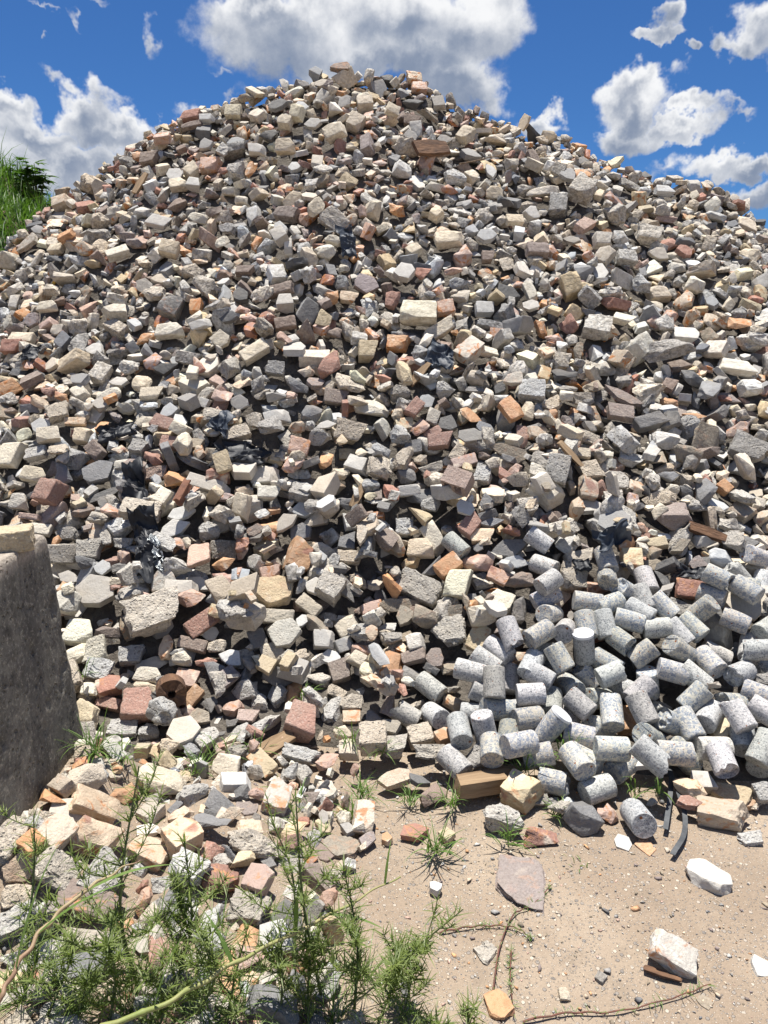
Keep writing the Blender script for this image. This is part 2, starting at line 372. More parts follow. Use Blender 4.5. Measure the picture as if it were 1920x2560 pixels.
def curve_pts(ctrl, n=24):
    """Catmull-Rom through the control points"""
    C = np.asarray(ctrl, float); C = np.vstack([2*C[0]-C[1], C, 2*C[-1]-C[-2]]); out = []
    m = len(C)-3
    for q in np.linspace(0, m-1e-6, n):
        i = int(q); s = q-i; p0, p1, p2, p3 = C[i:i+4]
        out.append(.5*((2*p1)+(-p0+p2)*s+(2*p0-5*p1+4*p2-p3)*s*s+(-p0+3*p1-3*p2+p3)*s**3))
    return np.array(out)
def blade(acc, base, d, up, length, width, bend, rnd, n=4):
    """a thin strap leaf: starts along d, bends down (all blades of a mesh are made together)"""
    acc.q.setdefault(n, []).append((*base, *d, length, width, bend, rnd))
def flush_blades(acc):
    for n, rows in acc.q.items():
        A = np.array(rows, float); p = A[:, 0:3].copy(); d = A[:, 3:6]/np.linalg.norm(A[:, 3:6], axis=1)[:, None]
        side = np.cross(d, [0, 0, 1.0]); ln = np.linalg.norm(side, axis=1); side[ln < 1e-3] = (1, 0, 0); side /= np.linalg.norm(side, axis=1)[:, None]
        V = np.zeros((len(A), 2*(n+1), 3))
        for i in range(n+1):
            s = i/n; w = (A[:, 7]*(1-s)**.7*(.55+.45*min(s*3, 1)))[:, None]
            V[:, 2*i] = p-side*w*.5; V[:, 2*i+1] = p+side*w*.5
            dd = d.copy(); dd[:, 2] -= A[:, 8]*s; dd /= np.linalg.norm(dd, axis=1)[:, None]; p = p+dd*(A[:, 6]/n)[:, None]
        F = np.array([[2*i, 2*i+1, 2*i+3, 2*i+2] for i in range(n)]); m = 2*(n+1)
        acc.add(V.reshape(-1, 3), (F[None]+(np.arange(len(A))*m)[:, None, None]).reshape(-1, 4))
        acc.c[-1][:, 3] = np.repeat(A[:, 9], m)
    acc.q = {}

# ------------------------------------------------------------------ the lie of the land
SIL = np.array([(-300,900),(-150,760),(0,640),(127,505),(208,440),(300,365),(393,313),(498,266),(625,220),(740,197),(856,170),(984,182),(1042,196),(1157,258),(1227,292),
 (1331,333),(1412,340),(1458,362),(1516,396),(1585,420),(1701,425),(1782,455),(1852,500),(1920,540),(2080,650),(2250,800)], float)
def ridge_y(x): return 7.0 - 0.07*np.asarray(x)**2
rx_, rz_ = [], []
for px, py in SIL:
    d = ray(px, py); t_ = 6.5
    for _ in range(30): t_ = ridge_y(d[0]*t_)/d[1]
    rx_.append(d[0]*t_); rz_.append(CAM_H + d[2]*t_ - .02 + .10*math.exp(-((px-850)/110)**2))
rx_, rz_ = np.array(rx_), np.array(rz_)
rx_ = np.concatenate([[rx_[0]-3.2], rx_, [rx_[-1]+3.6]]); rz_ = np.concatenate([[0.0], rz_, [0.0]])
def ridge_z(x): return np.interp(x, rx_, rz_)
def foot_y(x): return np.interp(x, [-5,-2.2,-1.1,-.7,-.3,.1,.5,.8,1.2,1.6,2.5,5], [3.0,2.5,2.45,2.55,2.66,2.62,2.5,2.42,2.40,2.36,2.45,3.0])
G0, GE = .05, .07
def gprof(t):
    f = lambda q: .5*((q-G0) + np.sqrt((q-G0)**2 + GE**2))
    return (f(t) - f(-.25*np.ones(1))[0])/(f(np.ones(1))[0] - f(-.25*np.ones(1))[0])
def lumps(x, y):
    return (.035*np.sin(3.1*x+1.3*y+.4)*np.sin(2.3*y-.8*x) + .022*np.sin(6.7*x-2.9*y+1.1) + .018*np.sin(5.3*y+4.1*x) + .03*np.sin(1.7*x-.6)*np.cos(1.9*y))
def mound_h(x, y):
    """height of the rubble mound's mean surface"""
    x = np.asarray(x, float); y = np.asarray(y, float)
    yr, zr, yf = ridge_y(x), ridge_z(x), foot_y(x)
    t = (y-yf)/np.maximum(yr-yf, .5)
    front = zr*gprof(np.clip(t, -.25, 1.6)); back = zr - .85*(y-yr) + .03
    k = .10; hh = np.clip(.5+.5*(back-front)/k, 0, 1); z = back*(1-hh)+front*hh - k*hh*(1-hh)
    return np.where(t > -.25, z + lumps(x, y)*np.clip(t*4, 0, 1)*np.clip(zr, 0, 1), -.05)
def ground_h(x, y):
    x = np.asarray(x, float); y = np.asarray(y, float)
    near = np.exp(-((x)**2+(y-2)**2)/40.)
    spill = .13*np.clip((-.12-x)/.45, 0, 1)*np.clip((2.55-y)/.35, 0, 1)*np.clip((y-.5)/.5, 0, 1)*np.clip((x+3)/.6, 0, 1)
    spill = spill + .15*np.exp(-((x+1.06)/.17)**2)*np.clip((2.5-y)/.2, 0, 1)*np.clip((y-1.5)/.25, 0, 1)
    return near*(.010*np.sin(5.1*x+1.7*y)+.008*np.sin(9.3*y-3.7*x)+.012*np.sin(2.2*x-1.1)) + spill
def surf_h(x, y): return np.maximum(mound_h(x, y), ground_h(x, y))
def hit(px, py, lift=0.0, fn=None):
    """where the line of sight through a photo pixel meets the surface"""
    fn = fn or surf_h; d = ray(px, py); ts = np.linspace(.6, 12, 1500); P = CP + ts[:, None]*d
    below = np.nonzero(P[:, 2] < fn(P[:, 0], P[:, 1]) + lift)[0]
    i = below[0] if len(below) else int(np.argmin((P[:, 2]-fn(P[:, 0], P[:, 1]))[:900]))
    lo, hi = ts[max(i-1, 0)], ts[i]
    for _ in range(20):
        m = .5*(lo+hi); p = CP + m*d
        if p[2] < float(fn(p[0], p[1])) + lift: hi = m
        else: lo = m
    return CP + hi*d
def normal_at(x, y, fn=None):
    fn = fn or surf_h; e = .12
    n = np.array([-(float(fn(x+e, y))-float(fn(x-e, y)))/(2*e), -(float(fn(x, y+e))-float(fn(x, y-e)))/(2*e), 1.0])
    return n/np.linalg.norm(n)
def grid_mesh(name, xs, ys, fn):
    X, Y = np.meshgrid(xs, ys); Z = fn(X, Y); V = np.stack([X, Y, Z], -1).reshape(-1, 3); nx, ny = len(xs), len(ys)
    i, j = np.meshgrid(np.arange(nx-1), np.arange(ny-1)); a = (j*nx+i).ravel()
    return np_mesh(name, V, np.stack([a, a+1, a+nx+1, a+nx], 1))
far = np.concatenate([-np.geomspace(900, 6, 22), np.linspace(-5.5, -3.2, 16), np.linspace(-3.1, 3.1, 190), np.linspace(3.2, 5.5, 16), np.geomspace(6, 900, 22)])
fary = np.concatenate([-np.geomspace(900, 3, 16), np.linspace(-2.5, .3, 16), np.linspace(.35, 3.4, 120), np.linspace(3.6, 9, 20), np.geomspace(10, 900, 22)])
tag(link('ground', grid_mesh('ground', far, fary, ground_h), 'sand'), kind='structure', label='bare sandy yard ground strewn with grit')
# ------------------------------------------------------------------ stone prototypes
KINDS = {   # code: (name, category, noun, material, roughness of the skin, sharp angle)
 'r': ('concrete_chunk', 'concrete chunk', 'rough concrete chunk', 'rough_concrete', .075, 50),
 's': ('paver_fragment', 'paver fragment', 'smooth paver fragment', 'smooth_concrete', .016, 32),
 'c': ('stone_block', 'stone block', 'worn stone block', 'cream_block', .034, 48),
 'q': ('chert_rock', 'chert rock', 'veined chert rock', 'chert', .045, 30),
 'k': ('basalt_rock', 'basalt rock', 'basalt rock', 'basalt', .036, 32),
 'b': ('brick_fragment', 'brick fragment', 'brick fragment', 'brick', .032, 36),
 'n': ('sandstone_rock', 'sandstone rock', 'sandstone rock', 'sandstone', .045, 34)}
CODES = list(KINDS); SHAPES = ('hull', 'box', 'slab', 'round')
def hull_points(shape, R):
    if shape == 'hull':
        P = R.normal(size=(int(R.integers(8, 17)), 3)); P /= np.linalg.norm(P, axis=1)[:, None]
        P = np.sign(P)*np.abs(P)**R.uniform(.55, .95)*(1-R.uniform(0, .25, len(P)))[:, None]
    elif shape == 'round':
        P = R.normal(size=(22, 3)); P /= np.linalg.norm(P, axis=1)[:, None]; P = np.sign(P)*np.abs(P)**.7
    elif shape == 'box':
        P = []
        chop = R.integers(0, 8) if R.random() < .7 else -1
        for i in range(8):
            c = np.array([(i & 1)*2-1, (i >> 1 & 1)*2-1, (i >> 2 & 1)*2-1], float)
            if i == chop:
                for a in range(3):
                    q = c.copy(); q[a] *= 1-R.uniform(.5, 1.1); P.append(q)
            else: P.append(c*(1-R.uniform(0, .16, 3)))
        if R.random() < .8:      # a broken, slanted end
            P = np.array(P); s = R.uniform(-.3, .3, 2); m = P[:, 0] > 0; P[m, 0] -= .25 + (P[m, 1]*s[0]+P[m, 2]*s[1])
    else:
        n = int(R.integers(4, 7)); th = np.sort(np.linspace(0, 2*np.pi, n, endpoint=False) + R.uniform(-.32, .32, n)); P = []
        for a in th:
            r = R.uniform(.75, 1.1); sk = R.uniform(-.10, .10, 2)
            P += [[r*math.cos(a), r*math.sin(a), 1+sk[0]*.4], [r*math.cos(a)+sk[0], r*math.sin(a)+sk[1], -1]]
    P = np.array(P, float); lo, hi = P.min(0), P.max(0)
    return (P-(lo+hi)/2)/(hi-lo)
def proto(shape, rough, seed, level):
    R = np.random.default_rng(seed); P = hull_points(shape, R)
    bm = bmesh.new(); vs_ = [bm.verts.new(p) for p in P]
    r = bmesh.ops.convex_hull(bm, input=vs_)
    junk = [v for v in bm.verts if not v.link_faces]; bmesh.ops.delete(bm, geom=junk, context='VERTS')
    bmesh.ops.dissolve_limit(bm, angle_limit=.10, verts=bm.verts[:], edges=bm.edges[:])
    bm.normal_update()
    N = np.array([f.normal[:] for f in bm.faces]); H = np.array([f.normal.dot(f.verts[0].co) for f in bm.faces])
    bev = {'hull': .020, 'round': .11, 'box': .038, 'slab': .024}[shape]*(.6+.9*R.random())
    bmesh.ops.bevel(bm, geom=bm.edges[:], offset=bev, offset_type='OFFSET', segments=1 if level == 0 else 2, profile=.5, affect='EDGES', clamp_overlap=True) if level >= 0 else None
    bmesh.ops.triangulate(bm, faces=bm.faces[:])
    level = max(level, 0); lim = {0: .62, 1: .34, 2: .19}[level]
    for _ in range({0: 1, 1: 2, 2: 3}[level]):
        ed = [e for e in bm.edges if e.calc_length() > lim]
        if ed and level: bmesh.ops.subdivide_edges(bm, edges=ed, cuts=1); bmesh.ops.triangulate(bm, faces=bm.faces[:])
    if shape == 'round' and level: bmesh.ops.smooth_vert(bm, verts=bm.verts[:], factor=.5, use_axis_x=True, use_axis_y=True, use_axis_z=True)
    bm.verts.ensure_lookup_table(); bm.verts.index_update(); off = Vector((seed*3.17 % 97, seed*1.91 % 89, seed*7.3 % 83))
    out = []
    for v in bm.verts:
        p = v.co; a = mnoise.noise(p*3.2+off)*1.2 + (mnoise.noise(p*8+off)*1.0 if level else 0) + (mnoise.noise(p*17+off)*.45 if level == 2 else 0)
        if level: a -= max(0.0, mnoise.noise(p*1.9+off*1.3)-.12)*(4.2 if shape in ('hull', 'round') else 1.6)     # broken-out hollows
        out.append(p + p.normalized()*a*rough)
    V = np.array([q[:] for q in out]); T = np.array([[v.index for v in f.verts] for f in bm.faces]); bm.free()
    return V, T, N, H
PROTO = {}
NPROTO = {'hull': 9, 'box': 6, 'slab': 6, 'round': 5}
USES = {'r': ('hull', 'box', 'round', 'slab'), 's': ('slab', 'box', 'hull'), 'c': ('box', 'round', 'hull', 'slab'), 'q': ('hull', 'box'), 'k': ('hull', 'slab', 'box'), 'b': ('box', 'hull', 'slab'), 'n': ('hull', 'slab', 'box')}
def get_proto(kind, shape, i, level):
    key = (kind, shape, i, level)
    if key not in PROTO:
        PROTO[key] = proto(shape, KINDS[kind][4], 1000*CODES.index(kind)+100*SHAPES.index(shape)+i, level)
    return PROTO[key]

# ------------------------------------------------------------------ stones one can tell apart in the photograph
# lists per tile of the photograph: x y long short turn kind tone [shape], in tile pixels (1.728 per photo pixel)
TILE = {1: (0, 0), 2: (960, 0), 3: (0, 640), 4: (960, 640), 5: (0, 1280), 6: (960, 1280), 7: (0, 1920), 8: (960, 1920)}
STONES = {
1: """1465 300 90 60 15 n br slab;1385 340 60 40 30 s wg;1100 400 100 35 -40 c cr box;1060 410 80 50 10 n ol;1010 470 70 55 0 c cr;1115 470 75 60 60 c wc;1195 430 90 50 20 s mg;1300 440 75 65 0 s lg
1285 505 65 65 0 c cr;1535 505 75 65 60 c wc;1580 425 70 60 0 c wc;1490 415 75 55 20 s lg;1350 510 80 55 0 s lg;1165 570 90 60 0 k dk;1450 560 110 70 30 c cr;1230 530 70 60 80 c cr;1020 600 85 55 15 s lg
900 515 70 35 10 s lg;825 530 95 30 5 b br;880 600 70 55 20 s lg;1105 620 80 45 0 s lg;755 730 75 60 -30 s lg slab;960 650 65 60 50 r lg;910 690 95 65 0 q pk;1025 710 90 85 60 r lg;1080 710 90 45 45 q or
830 720 70 60 60 c cr;765 775 80 55 20 c cr;840 770 70 50 -10 s lg;680 930 120 80 30 s lg slab;1275 695 65 60 20 s lg;1235 640 90 60 0 c cr;1370 890 110 70 50 c cr;1240 900 110 60 -20 b br;920 890 80 60 0 b br
850 920 95 50 -30 c cr;980 960 90 50 -10 r mg;575 1020 70 60 0 b pr;500 1070 100 50 30 c cr;260 850 90 60 20 n ta box;110 1030 110 60 25 n ta slab;235 1050 75 40 -10 c cr;285 1020 75 40 -5 b or;1210 960 90 45 -60 s lg
1445 1010 90 55 0 c cr;1210 1030 80 60 -60 s lg;960 1025 80 45 45 c cr;730 1065 80 65 0 c cr;700 600 70 50 10 q pk;640 660 80 60 0 b br;1350 770 60 45 0 r lg""",
2: """375 650 100 75 -5 s mg slab;350 580 95 80 40 c cr;110 575 70 65 0 s mg;235 420 100 80 -50 s mg slab;290 400 80 60 -30 n mg;150 355 70 50 0 q pk;125 430 100 50 0 k dk;190 470 110 50 -15 n ol;35 490 60 50 0 c cr
120 500 75 50 0 b br;260 580 80 50 20 s mg;205 660 150 80 20 n br slab;555 680 65 65 0 c wc;650 665 90 45 -75 b br;690 580 60 40 0 r wc;750 745 90 70 -80 r wc slab;800 760 100 65 -65 s mg;860 745 70 40 -5 q or
690 830 150 45 10 c wc;620 795 95 50 15 r wc;760 860 110 80 80 r mg;860 830 120 100 60 r wc;640 890 80 70 0 s lg;875 955 110 90 -10 b pk slab;990 880 100 60 -20 q pk;440 990 95 65 15 s lg slab
290 1025 150 65 5 c cr box;140 1055 90 55 35 c cr;565 940 80 45 5 c cr;230 900 60 60 -30 c cr;465 715 90 45 -75 s lg;380 740 65 50 -50 c cr;310 740 100 70 0 r lg;1065 775 110 45 0 r wc;1070 730 60 45 0 b br
1335 745 70 45 -20 r wc;1215 800 85 45 -5 s lg;1145 1005 110 75 -10 r wc box;1190 1070 95 60 -10 s wg;1310 1015 85 45 0 k bg;1150 945 90 60 0 r wc;950 1020 80 65 0 c wc;820 1010 80 40 -10 s mg;610 1030 85 60 30 n ta
660 1065 100 60 0 b pr;1510 865 50 40 0 k mg;450 1085 60 50 0 b br;1050 1090 90 60 0 r lg;520 840 80 50 0 k dk;60 880 90 60 -20 q or""",
3: """830 40 90 70 -10 r wc;1190 50 75 75 20 c cr box;1060 35 85 40 0 b br;965 85 65 50 10 s lg;1430 40 80 60 -40 s mg;1475 90 75 65 0 r mg;1580 100 110 90 -20 k pr slab;1430 155 70 60 30 q or;1505 155 85 50 0 q ta
1240 175 85 70 0 s lg;1210 120 120 50 5 b br;1040 145 80 70 -30 k dk;915 190 90 60 0 r mg;735 195 95 90 80 n bg box;845 195 70 55 90 q or box;840 255 80 55 40 c cr;730 295 130 60 5 c cr box;985 270 95 60 10 k bg slab
870 300 95 40 15 s lg box;945 340 80 75 -40 c cr slab;205 190 95 45 10 c cr;215 135 110 50 -25 r wc;130 250 65 60 90 n pr;400 375 90 70 -20 s lg slab;265 340 100 80 110 k bg slab;500 385 100 70 -10 r mg;90 330 110 50 -5 c cr box
45 375 95 55 -5 b rd box;815 410 120 55 -10 r mg;710 465 120 60 10 k dk;1080 290 80 70 100 q rd;1100 390 130 60 35 c cr box;1230 260 95 55 25 b br;1440 465 160 85 60 b rd hull;1320 470 75 55 20 q ta;1590 385 90 90 0 c yl
1440 310 85 55 20 b br;1550 335 70 60 0 r lg;1195 455 85 60 0 r mg;1280 540 110 60 -30 k bg;1455 585 110 70 10 b br;1130 570 80 65 0 r wc;1035 610 90 70 -15 s lg;955 600 95 65 0 q pk;430 480 95 70 70 r lg
345 515 110 80 -35 s mg;510 520 85 50 10 s lg;650 580 110 60 0 c cr;610 530 80 80 0 c cr;340 570 90 60 -50 c cr;470 580 110 60 10 c cr;880 570 110 45 55 r wc;200 555 75 50 0 b rd;260 575 80 45 -20 q or;485 655 100 45 -25 r pr
730 640 95 75 20 s lg;770 685 100 45 -65 s lg slab;1195 675 115 60 10 s wg box;1100 690 90 70 0 r wc;1290 715 80 60 0 q ta;1400 700 100 40 15 s lg;1520 740 140 90 0 r wc;1540 640 100 70 -30 r wc;1345 660 90 80 60 k bg
1020 750 110 60 15 r wc;430 710 75 50 80 q or;165 710 90 80 -75 s lg slab;245 660 100 80 30 r wc;350 750 80 65 0 c cr;210 770 95 65 20 c cr;35 835 130 90 80 c cr box;150 828 95 55 0 r lg;140 918 110 65 0 c cr box
90 750 70 60 30 c cr;320 690 90 35 5 q ta;700 725 95 65 -20 b rd;745 800 95 60 -5 b rd;660 840 110 65 -25 b rd;590 815 75 70 0 r mg;915 830 90 70 0 n ol;850 830 70 60 45 q ta;985 795 60 45 0 b rd;840 790 90 60 20 n ol
430 925 140 110 30 k bg slab;260 930 110 80 100 k bg;1140 920 130 80 5 s lg;895 975 200 60 -5 s lg box;755 950 110 80 0 q or slab;665 910 110 55 0 r pk;700 1020 110 60 80 c cr;215 1035 110 105 -10 b rd box;540 895 90 50 10 c cr
450 1000 190 40 25 k dk slab;1410 860 90 60 80 q or;1290 805 90 75 -10 q pk;1440 970 110 80 -15 n ol;1475 910 75 60 0 c cr;1375 780 90 80 60 r lg;1500 1045 100 60 0 k bg;1310 1070 110 80 0 s wg slab;1160 1025 110 60 0 c cr
1015 1050 90 80 0 r wc;960 1020 95 40 0 q pk;770 1085 130 60 20 s wg slab;640 1085 90 50 0 b br;505 1070 80 60 0 r lg;70 1040 80 70 0 c wc;1550 880 110 70 -30 s lg""",
4: """90 75 100 95 0 s lg slab;165 70 85 60 0 b rd;35 160 100 65 80 b rd;340 100 100 80 0 r mg;435 200 120 95 60 s lg slab;640 130 110 45 -70 c cr;640 190 70 50 20 s lg;540 140 120 80 -20 k dk;700 205 70 65 0 r lg
570 265 95 35 0 r mg;460 268 120 35 0 r mg box;145 250 160 100 -5 c cr box;245 295 160 60 35 c cr box;70 350 110 70 -10 q or;270 200 80 70 0 q pk;165 395 90 75 0 r mg;355 370 90 50 -10 q pk;455 385 90 45 0 c cr
505 310 90 45 0 q pk;575 360 65 65 0 r lg;930 300 115 100 -20 r wc box;810 270 95 75 120 b rd;740 330 80 55 10 q pk;690 290 85 50 110 q or;845 385 90 45 80 n ol;770 425 80 75 0 r wc;785 490 110 75 -5 k dk;885 470 110 55 30 r wc
700 485 90 50 80 q yl;585 470 95 75 0 r lg;1045 250 100 50 -20 c cr;1165 205 95 45 5 s lg;1110 120 80 80 0 r lg;1200 140 110 60 10 c wc;1310 170 100 85 0 q ta;1540 275 110 80 0 q or;1250 230 90 75 40 q pk;1215 295 85 80 0 r lg
1310 325 110 70 -15 s wg;1220 420 220 90 15 r mg;1540 455 160 60 -15 s wg box;1410 315 85 60 100 n ol;1610 340 70 60 0 r wc;270 550 90 75 0 r lg;65 565 95 70 0 r mg;640 565 115 90 0 r lg;560 535 90 65 0 n wc;865 585 115 75 0 r wc
735 610 90 55 30 r wc;800 550 100 35 5 r lg;500 545 75 55 70 k dk;405 555 100 40 0 k bg;1150 580 140 90 -5 r wc;1040 620 200 60 -30 n pr slab;1020 680 140 110 -50 n pr slab;1035 545 80 70 90 r mg;1145 720 140 65 15 k bg box
1240 725 110 90 70 k dk;1340 700 110 35 -5 q or;1545 720 130 60 15 q pk;915 650 85 45 -60 q ta;730 670 80 70 0 q or;625 635 95 60 80 c cr;545 680 120 70 -65 q or;370 670 110 55 -55 q or;440 715 85 60 -10 k bg;285 700 90 90 60 k dk
90 700 85 60 10 q yl;215 660 100 55 75 c wc;180 605 70 60 80 s lg;210 735 90 60 15 b rd;245 785 120 65 5 b rd box;70 770 95 80 0 r lg;375 770 105 60 10 s lg;130 800 100 90 70 k bg;540 830 170 70 -20 n ol;350 865 120 55 15 q pk
670 740 90 60 30 q ta box;800 695 70 70 0 r pr;880 755 130 60 5 r wc;850 820 100 45 -10 c cr;900 895 140 100 -20 r wc slab;995 735 80 70 0 r lg;1075 850 110 55 -20 r lg;1220 890 110 50 0 n ta;1230 930 100 50 -10 k bg
1580 840 150 110 -30 r mg;1010 945 90 80 0 r lg;740 935 130 95 75 r lg;880 995 120 75 85 q ta box;590 960 110 70 0 r wc;630 1060 95 70 10 r lg box;430 920 90 70 70 r lg;570 900 70 60 0 q pk;210 890 110 60 10 r wc;150 860 80 60 0 r wc
100 920 90 70 0 k bg;360 950 110 70 0 n ol;275 945 60 60 0 q ta;110 1000 100 50 5 s lg;205 1065 80 70 0 r lg;1110 970 80 70 0 q ta;1085 1020 70 60 -40 q pk;1000 1030 90 80 0 r lg;1440 1050 130 70 0 s lg;1480 970 60 60 40 q or
1200 1040 150 70 0 r wc;1310 935 110 90 90 r wc;890 1060 160 70 0 s wg slab""",
5: """275 155 140 85 -5 r wc;385 155 110 90 10 r wc;285 260 100 60 -15 s lg;405 335 180 140 -10 s lg slab;365 225 95 60 -10 k dk;445 245 75 70 -10 s lg;470 185 75 55 20 b rd;455 100 100 50 -65 r lg;285 65 120 60 5 r mg;165 60 90 50 -10 c cr
525 105 80 60 0 r lg;530 170 80 70 80 q pk;540 300 120 45 0 c cr;550 335 100 35 10 q pk;550 370 100 35 0 k bg;510 215 80 55 10 k dk;770 250 140 80 0 r lg;695 300 120 100 40 n wc slab;790 335 150 60 0 s lg box;860 290 150 65 -20 s lg
985 265 140 70 -5 q pk;1010 340 100 90 60 s lg;1085 335 100 80 40 s lg;1170 240 110 70 15 q pk box;1180 330 190 140 25 n yl slab;835 385 130 85 20 q pk;875 470 140 80 55 b rd;955 440 100 75 10 q yl;905 495 75 70 20 s lg;680 460 240 150 25 r wc
535 465 130 75 -75 q ol slab;620 390 90 65 20 q pk;330 500 130 110 0 c cr;330 590 110 80 30 c cr;410 590 150 110 70 r wc slab;450 490 120 60 10 k br;555 590 110 80 10 r lg;710 575 120 70 80 q ta;420 670 120 90 0 r lg;820 560 130 55 -10 b br
880 615 95 55 0 b rd;990 600 115 80 -15 s wg slab;780 625 90 70 0 c cr;630 680 125 65 0 c cr box;620 730 110 60 -10 c cr;800 700 110 85 -20 q pk;920 665 120 90 -30 k bg;1030 690 130 70 45 k bg;930 560 80 60 0 r wc;1205 450 140 60 0 c cr box
1235 530 150 130 0 c cr slab;1185 605 130 100 -60 c cr;1370 480 140 70 -5 n ol;1330 400 110 60 -35 c cr;1420 435 100 50 -10 r wc;1505 465 120 80 40 c cr;1490 335 150 70 -60 k bg slab;1430 350 110 110 60 r lg;1360 330 90 70 40 s lg
1290 160 150 100 80 q or box;1395 155 120 65 -35 c wc;1500 110 110 90 50 k bg;1510 190 120 60 -5 r wc;1545 275 95 60 -40 r wc;1610 400 100 55 20 q pk;1160 50 110 75 25 q or;1225 40 120 70 40 s lg;1300 65 100 80 0 k bg;960 130 130 90 20 r ol
970 195 110 60 10 q or;900 50 95 80 0 r lg;1090 190 90 70 -30 r lg;790 100 90 80 -30 n ol;730 50 160 80 35 s wg slab;1400 540 100 80 10 s lg;1490 545 95 60 20 s lg;1420 605 100 70 0 s lg;1570 585 110 90 10 q pk;1475 665 110 90 20 b br box
1360 695 120 75 0 r lg;1265 770 130 80 70 q or;1190 765 95 90 -40 r lg;1060 750 120 90 20 r lg;1115 790 80 70 0 r lg;1000 815 90 80 -30 q pk;605 825 160 140 -5 b rd box;460 800 125 50 5 b rd box;465 740 110 80 10 q rd;830 770 110 60 40 q or
800 830 90 60 20 q pk;640 920 95 80 0 r lg;785 950 150 130 20 s wg slab;895 960 110 70 55 r lg box;845 855 110 80 0 n ol;905 820 80 80 0 k dk;1020 940 120 90 40 r lg;1060 860 100 55 0 b pk;1150 890 140 120 10 r lg;515 905 130 80 0 r lg
1310 910 150 140 -15 b rd box;1435 830 130 80 70 r lg;1525 795 110 80 10 r wc;1460 750 90 55 -10 r wc;1620 880 110 90 -30 k bg;1515 860 85 60 0 q ta;1490 930 90 70 0 c cr;1300 1030 170 60 -5 r lg box;1420 1050 110 90 70 q pk
1610 985 120 120 0 r wc;1510 1010 90 80 0 c wc;830 1070 120 60 0 c cr;1105 990 80 60 -40 r wc""",
6: """90 40 80 75 0 r lg;215 90 150 75 -60 c cr;160 140 120 80 0 c wc;110 190 90 60 10 q yl;205 210 110 90 0 k bg;275 245 120 80 35 q or box;315 315 150 100 75 c cr;160 310 200 110 -30 r wc;70 390 190 60 10 n ol slab;395 385 140 65 -75 k bg slab
505 365 160 110 30 c cr slab;585 405 120 75 90 k bg;590 265 160 75 -5 n br;565 190 150 60 0 s lg slab;400 220 140 90 -5 q pk;490 265 100 60 -30 q pk;430 90 110 60 -5 q ta box;375 60 120 70 60 b rd;460 50 120 50 0 k bg slab;540 130 190 100 20 k dk slab
850 165 140 60 0 c wc;765 175 70 60 20 n ol;820 280 130 120 -10 r wc;720 320 80 50 0 b br;1070 205 90 90 0 q yl box;1055 140 100 70 60 q or;1190 105 85 50 0 c yl;1170 160 80 60 40 n ol;1180 205 100 60 0 k ol;1260 195 100 60 -10 k ol;1280 130 110 60 20 n ol
1470 170 110 95 0 s wg round;1560 110 150 70 -20 k bg slab;1370 200 90 80 60 n pr;1210 300 160 75 85 k dk;1330 330 150 80 -15 q rd;1400 370 90 60 20 q ta;1290 390 110 70 -30 r lg;1465 400 80 60 0 k dk;1560 400 200 170 -20 s wc slab;1505 450 70 45 0 q pk
295 520 170 140 -15 r wc slab;300 440 75 75 0 n ol;145 570 85 75 20 c wg;420 550 140 90 65 q yl;540 570 100 90 -20 q rd;515 500 80 70 0 n pr;600 505 70 70 0 n ol;600 605 80 70 40 q ta;220 625 100 80 -70 n pr;130 630 110 60 10 b br;90 530 80 50 20 n ol
90 460 90 80 60 n ol;20 510 80 80 0 r wc;175 470 110 100 0 n ol;290 640 80 80 0 n ol;35 670 170 110 80 q or;300 795 100 80 -40 q ta;105 730 65 50 0 c cr;300 735 75 50 0 r mg;690 690 90 80 0 k mg round;1065 880 130 110 80 q or;130 810 100 60 0 r wc
150 955 110 90 20 r wc;55 1000 110 85 0 r wc;255 965 90 60 20 q or;195 1040 150 80 0 r wc;430 1060 150 110 20 r mg;30 930 100 80 0 n ol;1470 945 120 80 20 c yl;960 1035 110 60 20 b br;1150 1080 150 50 0 s lg box""",
